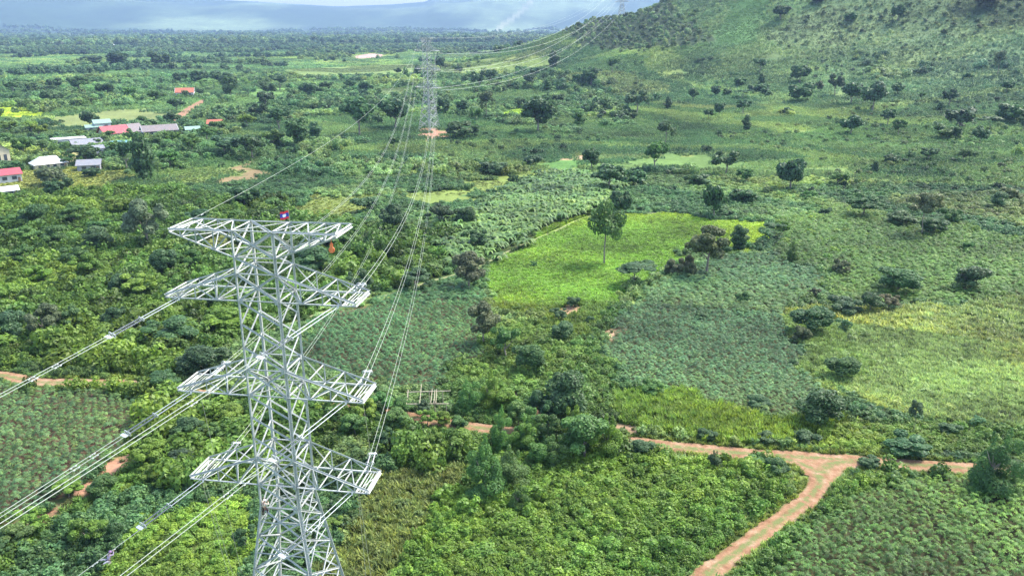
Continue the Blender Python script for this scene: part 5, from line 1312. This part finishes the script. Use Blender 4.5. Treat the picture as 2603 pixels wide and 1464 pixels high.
def person(label, loc, rz, J, shirt, trousers, hat, sleeves=.9):
    """J: joints in local metres, y forward: hips, chest, neck, head, then L/R shoulder elbow wrist grip, hip knee ankle toe"""
    root = empty('person', loc, rz)
    v = {k: Vector(p) for k, p in J.items()}
    P = lambda k: tuple(v[k])
    L = lambda a, b, t: tuple(v[a].lerp(v[b], t))
    hd = (v['head'] - v['neck']).normalized()
    ch = [[(P('hips'), (.15, .11)), (L('hips', 'chest', .5), (.135, .10)), (P('chest'), (.16, .115)), (P('neck'), .058), (tuple(v['neck'].lerp(v['head'], .45)), .075), (P('head'), (.088, .10)), (tuple(v['head'] + hd * .09), .07)]]
    f = Vector(J.get('face', (0, 1, 0))).normalized()
    ch.append([(P('head'), (.088, .10)), (tuple(v['head'] + f * .105 - hd * .02), .018)])       # nose
    for s in 'LR':
        ch.append([(P('chest'), (.16, .115)), (P(s + 'sh'), .062), (L(s + 'sh', s + 'el', .5), .05), (P(s + 'el'), .042), (L(s + 'el', s + 'wr', .4), .042), (P(s + 'wr'), .027)])
        g = v[s + 'gr'] - v[s + 'wr']; gn = g.normalized(); sd_ = gn.cross(Vector((0, 0, 1)));
        sd_ = sd_.normalized() if sd_.length > .1 else Vector((1, 0, 0)); dn = sd_.cross(gn) * -1
        palm = v[s + 'wr'] + gn * .06
        ch.append([(P(s + 'wr'), .027), (tuple(palm), (.036, .02))])
        for q, ln in ((-.03, .062), (-.01, .072), (.01, .068), (.03, .055)):
            a = palm + sd_ * q + gn * .03
            ch.append([(tuple(palm), (.036, .02)), (tuple(a), .0095), (tuple(a + gn * ln * .55 + dn * .012), .009), (tuple(a + gn * ln * .75 + dn * .04), .008)])
        a = palm - sd_ * (.038 if s == 'R' else -.038) - gn * .02
        ch.append([(tuple(palm), (.036, .02)), (tuple(a), .011), (tuple(a + gn * .035 + dn * .02), .010), (tuple(a + gn * .05 + dn * .04), .009)])
        ch.append([(P('hips'), (.15, .11)), (P(s + 'hp'), .092), (L(s + 'hp', s + 'kn', .5), .08), (P(s + 'kn'), .058), (L(s + 'kn', s + 'an', .35), .056), (P(s + 'an'), .038)])
    skinned('body', ch, M['skin'], root)
    sh = [[(P('hips'), (.165, .125)), (L('hips', 'chest', .5), (.155, .12)), (P('chest'), (.178, .135)), (L('chest', 'neck', .6), (.10, .085))]]
    for s in 'LR': sh.append([(P('chest'), (.178, .135)), (P(s + 'sh'), .08), (L(s + 'sh', s + 'el', .5), .066), (P(s + 'el'), .058), (L(s + 'el', s + 'wr', sleeves), .045)])
    skinned('shirt', sh, shirt, root)
    tr = [[(L('hips', 'chest', .2), (.165, .125)), (P('hips'), (.17, .13))]]
    for s in 'LR': tr.append([(P('hips'), (.17, .13)), (P(s + 'hp'), .108), (L(s + 'hp', s + 'kn', .5), .096), (P(s + 'kn'), .076), (L(s + 'kn', s + 'an', .5), .07), (L(s + 'kn', s + 'an', .95), .058)])
    skinned('trousers', tr, trousers, root)
    for s in 'LR':
        toe = v[s + 'to']; skinned('boot', [[(P(s + 'an'), .05), (tuple(v[s + 'an'].lerp(toe, .3) - Vector((0, 0, .03))), .055), (tuple(toe), .042)]], M['hair'], root)
    m = MB()
    c = v['head'] + hd * .035; x = hd.cross(f).normalized(); y = x.cross(hd)
    rings = []
    for j in range(6):
        a = j / 5 * math.pi / 2
        for i in range(14):
            b = 2 * math.pi * i / 14; rings.append(c + hd * (.125 * math.sin(a)) + (x * math.cos(b) + y * math.sin(b) * 1.1) * (.122 * math.cos(a) + .002))
    fs = [(j * 14 + i, j * 14 + (i + 1) % 14, (j + 1) * 14 + (i + 1) % 14, (j + 1) * 14 + i) for j in range(5) for i in range(14)]
    m.add(rings, fs); m.ring(c, .125, .012, hd, 16, 5)
    m.build('hard_hat', hat, root, smooth=True)
    m = MB(); m.ring(v['hips'].lerp(v['chest'], .12), .17, .03, (v['chest'] - v['hips']), 16, 6); m.build('safety_belt', M['hair'], root)
    for s in (-1, 1):
        m = MB(); ec = v['head'] + f * .088 + x * (.034 * s) + hd * .012
        m.ring(ec, .006, .006, f, 8, 5); m.build('eye', M['hair'], root)
    tag(root, label, 'person', 'linesmen at work')
    return root
# climbing the near left leg of the pylon, seen from behind
c = loc1(-1.80 + .36, -1.80 - .30, 17.05)
J = dict(hips=(0, 0, .92), chest=(.02, .05, 1.32), neck=(.02, .10, 1.50), head=(.02, .15, 1.62), face=(0, 1, .1),
         Lsh=(-.19, .06, 1.40), Lel=(-.36, .26, 1.36), Lwr=(-.38, .40, 1.56), Lgr=(-.37, .44, 1.72), Rsh=(.22, .06, 1.40), Rel=(.34, .28, 1.30), Rwr=(.16, .42, 1.42), Rgr=(.02, .46, 1.50),
         Lhp=(-.11, 0, .86), Lkn=(-.26, .16, .48), Lan=(-.34, .06, .08), Lto=(-.36, .26, .02), Rhp=(.11, 0, .86), Rkn=(.16, .30, .62), Ran=(.04, .24, .25), Rto=(.02, .42, .20))
person('person in pale beige shirt and dark trousers climbing the near left pylon leg', c, -.55, J, plain('beige_shirt', (.62, .50, .40), .85, 0, .12, 8), plain('dark_trousers', (.045, .016, .022), .85, 0, .15, 8), plain('white_helmet', (.72, .72, .70), .4, 0, .04, 8))
# sitting under the single conductor at the lower left
fn, off = WORK['fn'], WORK['off']
best = None
for t in np.linspace(8, 40, 400):
    p = fn(t) + off; d = p.y * math.cos(PIT) - (p.z - CAMZ) * math.sin(PIT); u = PW / 2 + F * p.x / d
    if best is None or abs(u - 272) < best[0]: best = (abs(u - 272), t)
t = best[1]; w0 = fn(t) + off; dv = (fn(t - 1) + off) - w0; rzp = math.atan2(-dv.x, dv.y)
slope = dv.z / math.hypot(dv.x, dv.y)
wz = lambda y: slope * y
J = dict(hips=(.02, -.10, -.62), chest=(.02, .02, -.22), neck=(.04, .08, -.05), head=(.08, .13, .08), face=(.1, 1, -.25),
         Lsh=(-.17, .05, -.13), Lel=(-.20, .30, -.16), Lwr=(-.06, .50, wz(.5) - .05), Lgr=(-.01, .60, wz(.6) + .01), Rsh=(.21, .05, -.13), Rel=(.22, .28, -.20), Rwr=(.08, .42, wz(.42) - .06), Rgr=(.02, .52, wz(.52) - .01),
         Lhp=(-.11, -.10, -.66), Lkn=(-.14, -.40, -.40), Lan=(-.08, -.72, wz(-.72) - .16), Lto=(-.06, -.86, wz(-.86) - .06), Rhp=(.13, -.10, -.66), Rkn=(.17, -.34, -.55), Ran=(.14, -.66, -.62), Rto=(.12, -.80, -.56))
person('person in lilac shirt and grey trousers hanging under the wire at lower left', w0, rzp, J, plain('lilac_shirt', (.34, .27, .37), .85, 0, .12, 8), plain('grey_trousers', (.30, .29, .34), .85, 0, .15, 8), plain('violet_cap', (.26, .15, .28), .6, 0, .06, 8))
m = MB(); hp = Vector((.02, -.10, -.70))
m.box(hp + Vector((0, 0, -.10)), (.5, .24, .04))
for s in (-1, 1): m.tube([hp + Vector((.23 * s, 0, -.10)), Vector((.0, -.05, wz(-.05) - .01))], .014, 5)
bs = m.build('bosun_seat', M['rope'], None); bs.location = w0; bs.rotation_euler = (0, 0, rzp)
tag(bs, 'rope seat slung from the single wire under the lilac-shirted person', 'seat')
# ---------------------------------------------------------------- the air
m = MB(); zlo, zhi = -30.0, 760.0
m.box((0, 8000, (zlo + zhi) / 2), (32400, 18000, zhi - zlo))
hz = bpy.data.materials.new('haze'); hz.use_nodes = True
hz.cycles.volume_sampling = 'DISTANCE'
hz.cycles.homogeneous_volume = True
nt = hz.node_tree; nt.nodes.clear()
out = nt.nodes.new('ShaderNodeOutputMaterial'); pv = nt.nodes.new('ShaderNodeVolumePrincipled')
pv.inputs['Density Attribute'].default_value = ''
pv.inputs['Color'].default_value = (.30, .44, .68, 1)
pv.inputs['Density'].default_value = 0.000095
pv.inputs['Anisotropy'].default_value = 0.1
nt.links.new(pv.outputs[0], out.inputs['Volume'])
hz_ob = m.build('haze', hz)
tag(hz_ob, 'bluish haze thickening toward the distant mountains', 'haze', kind='stuff')
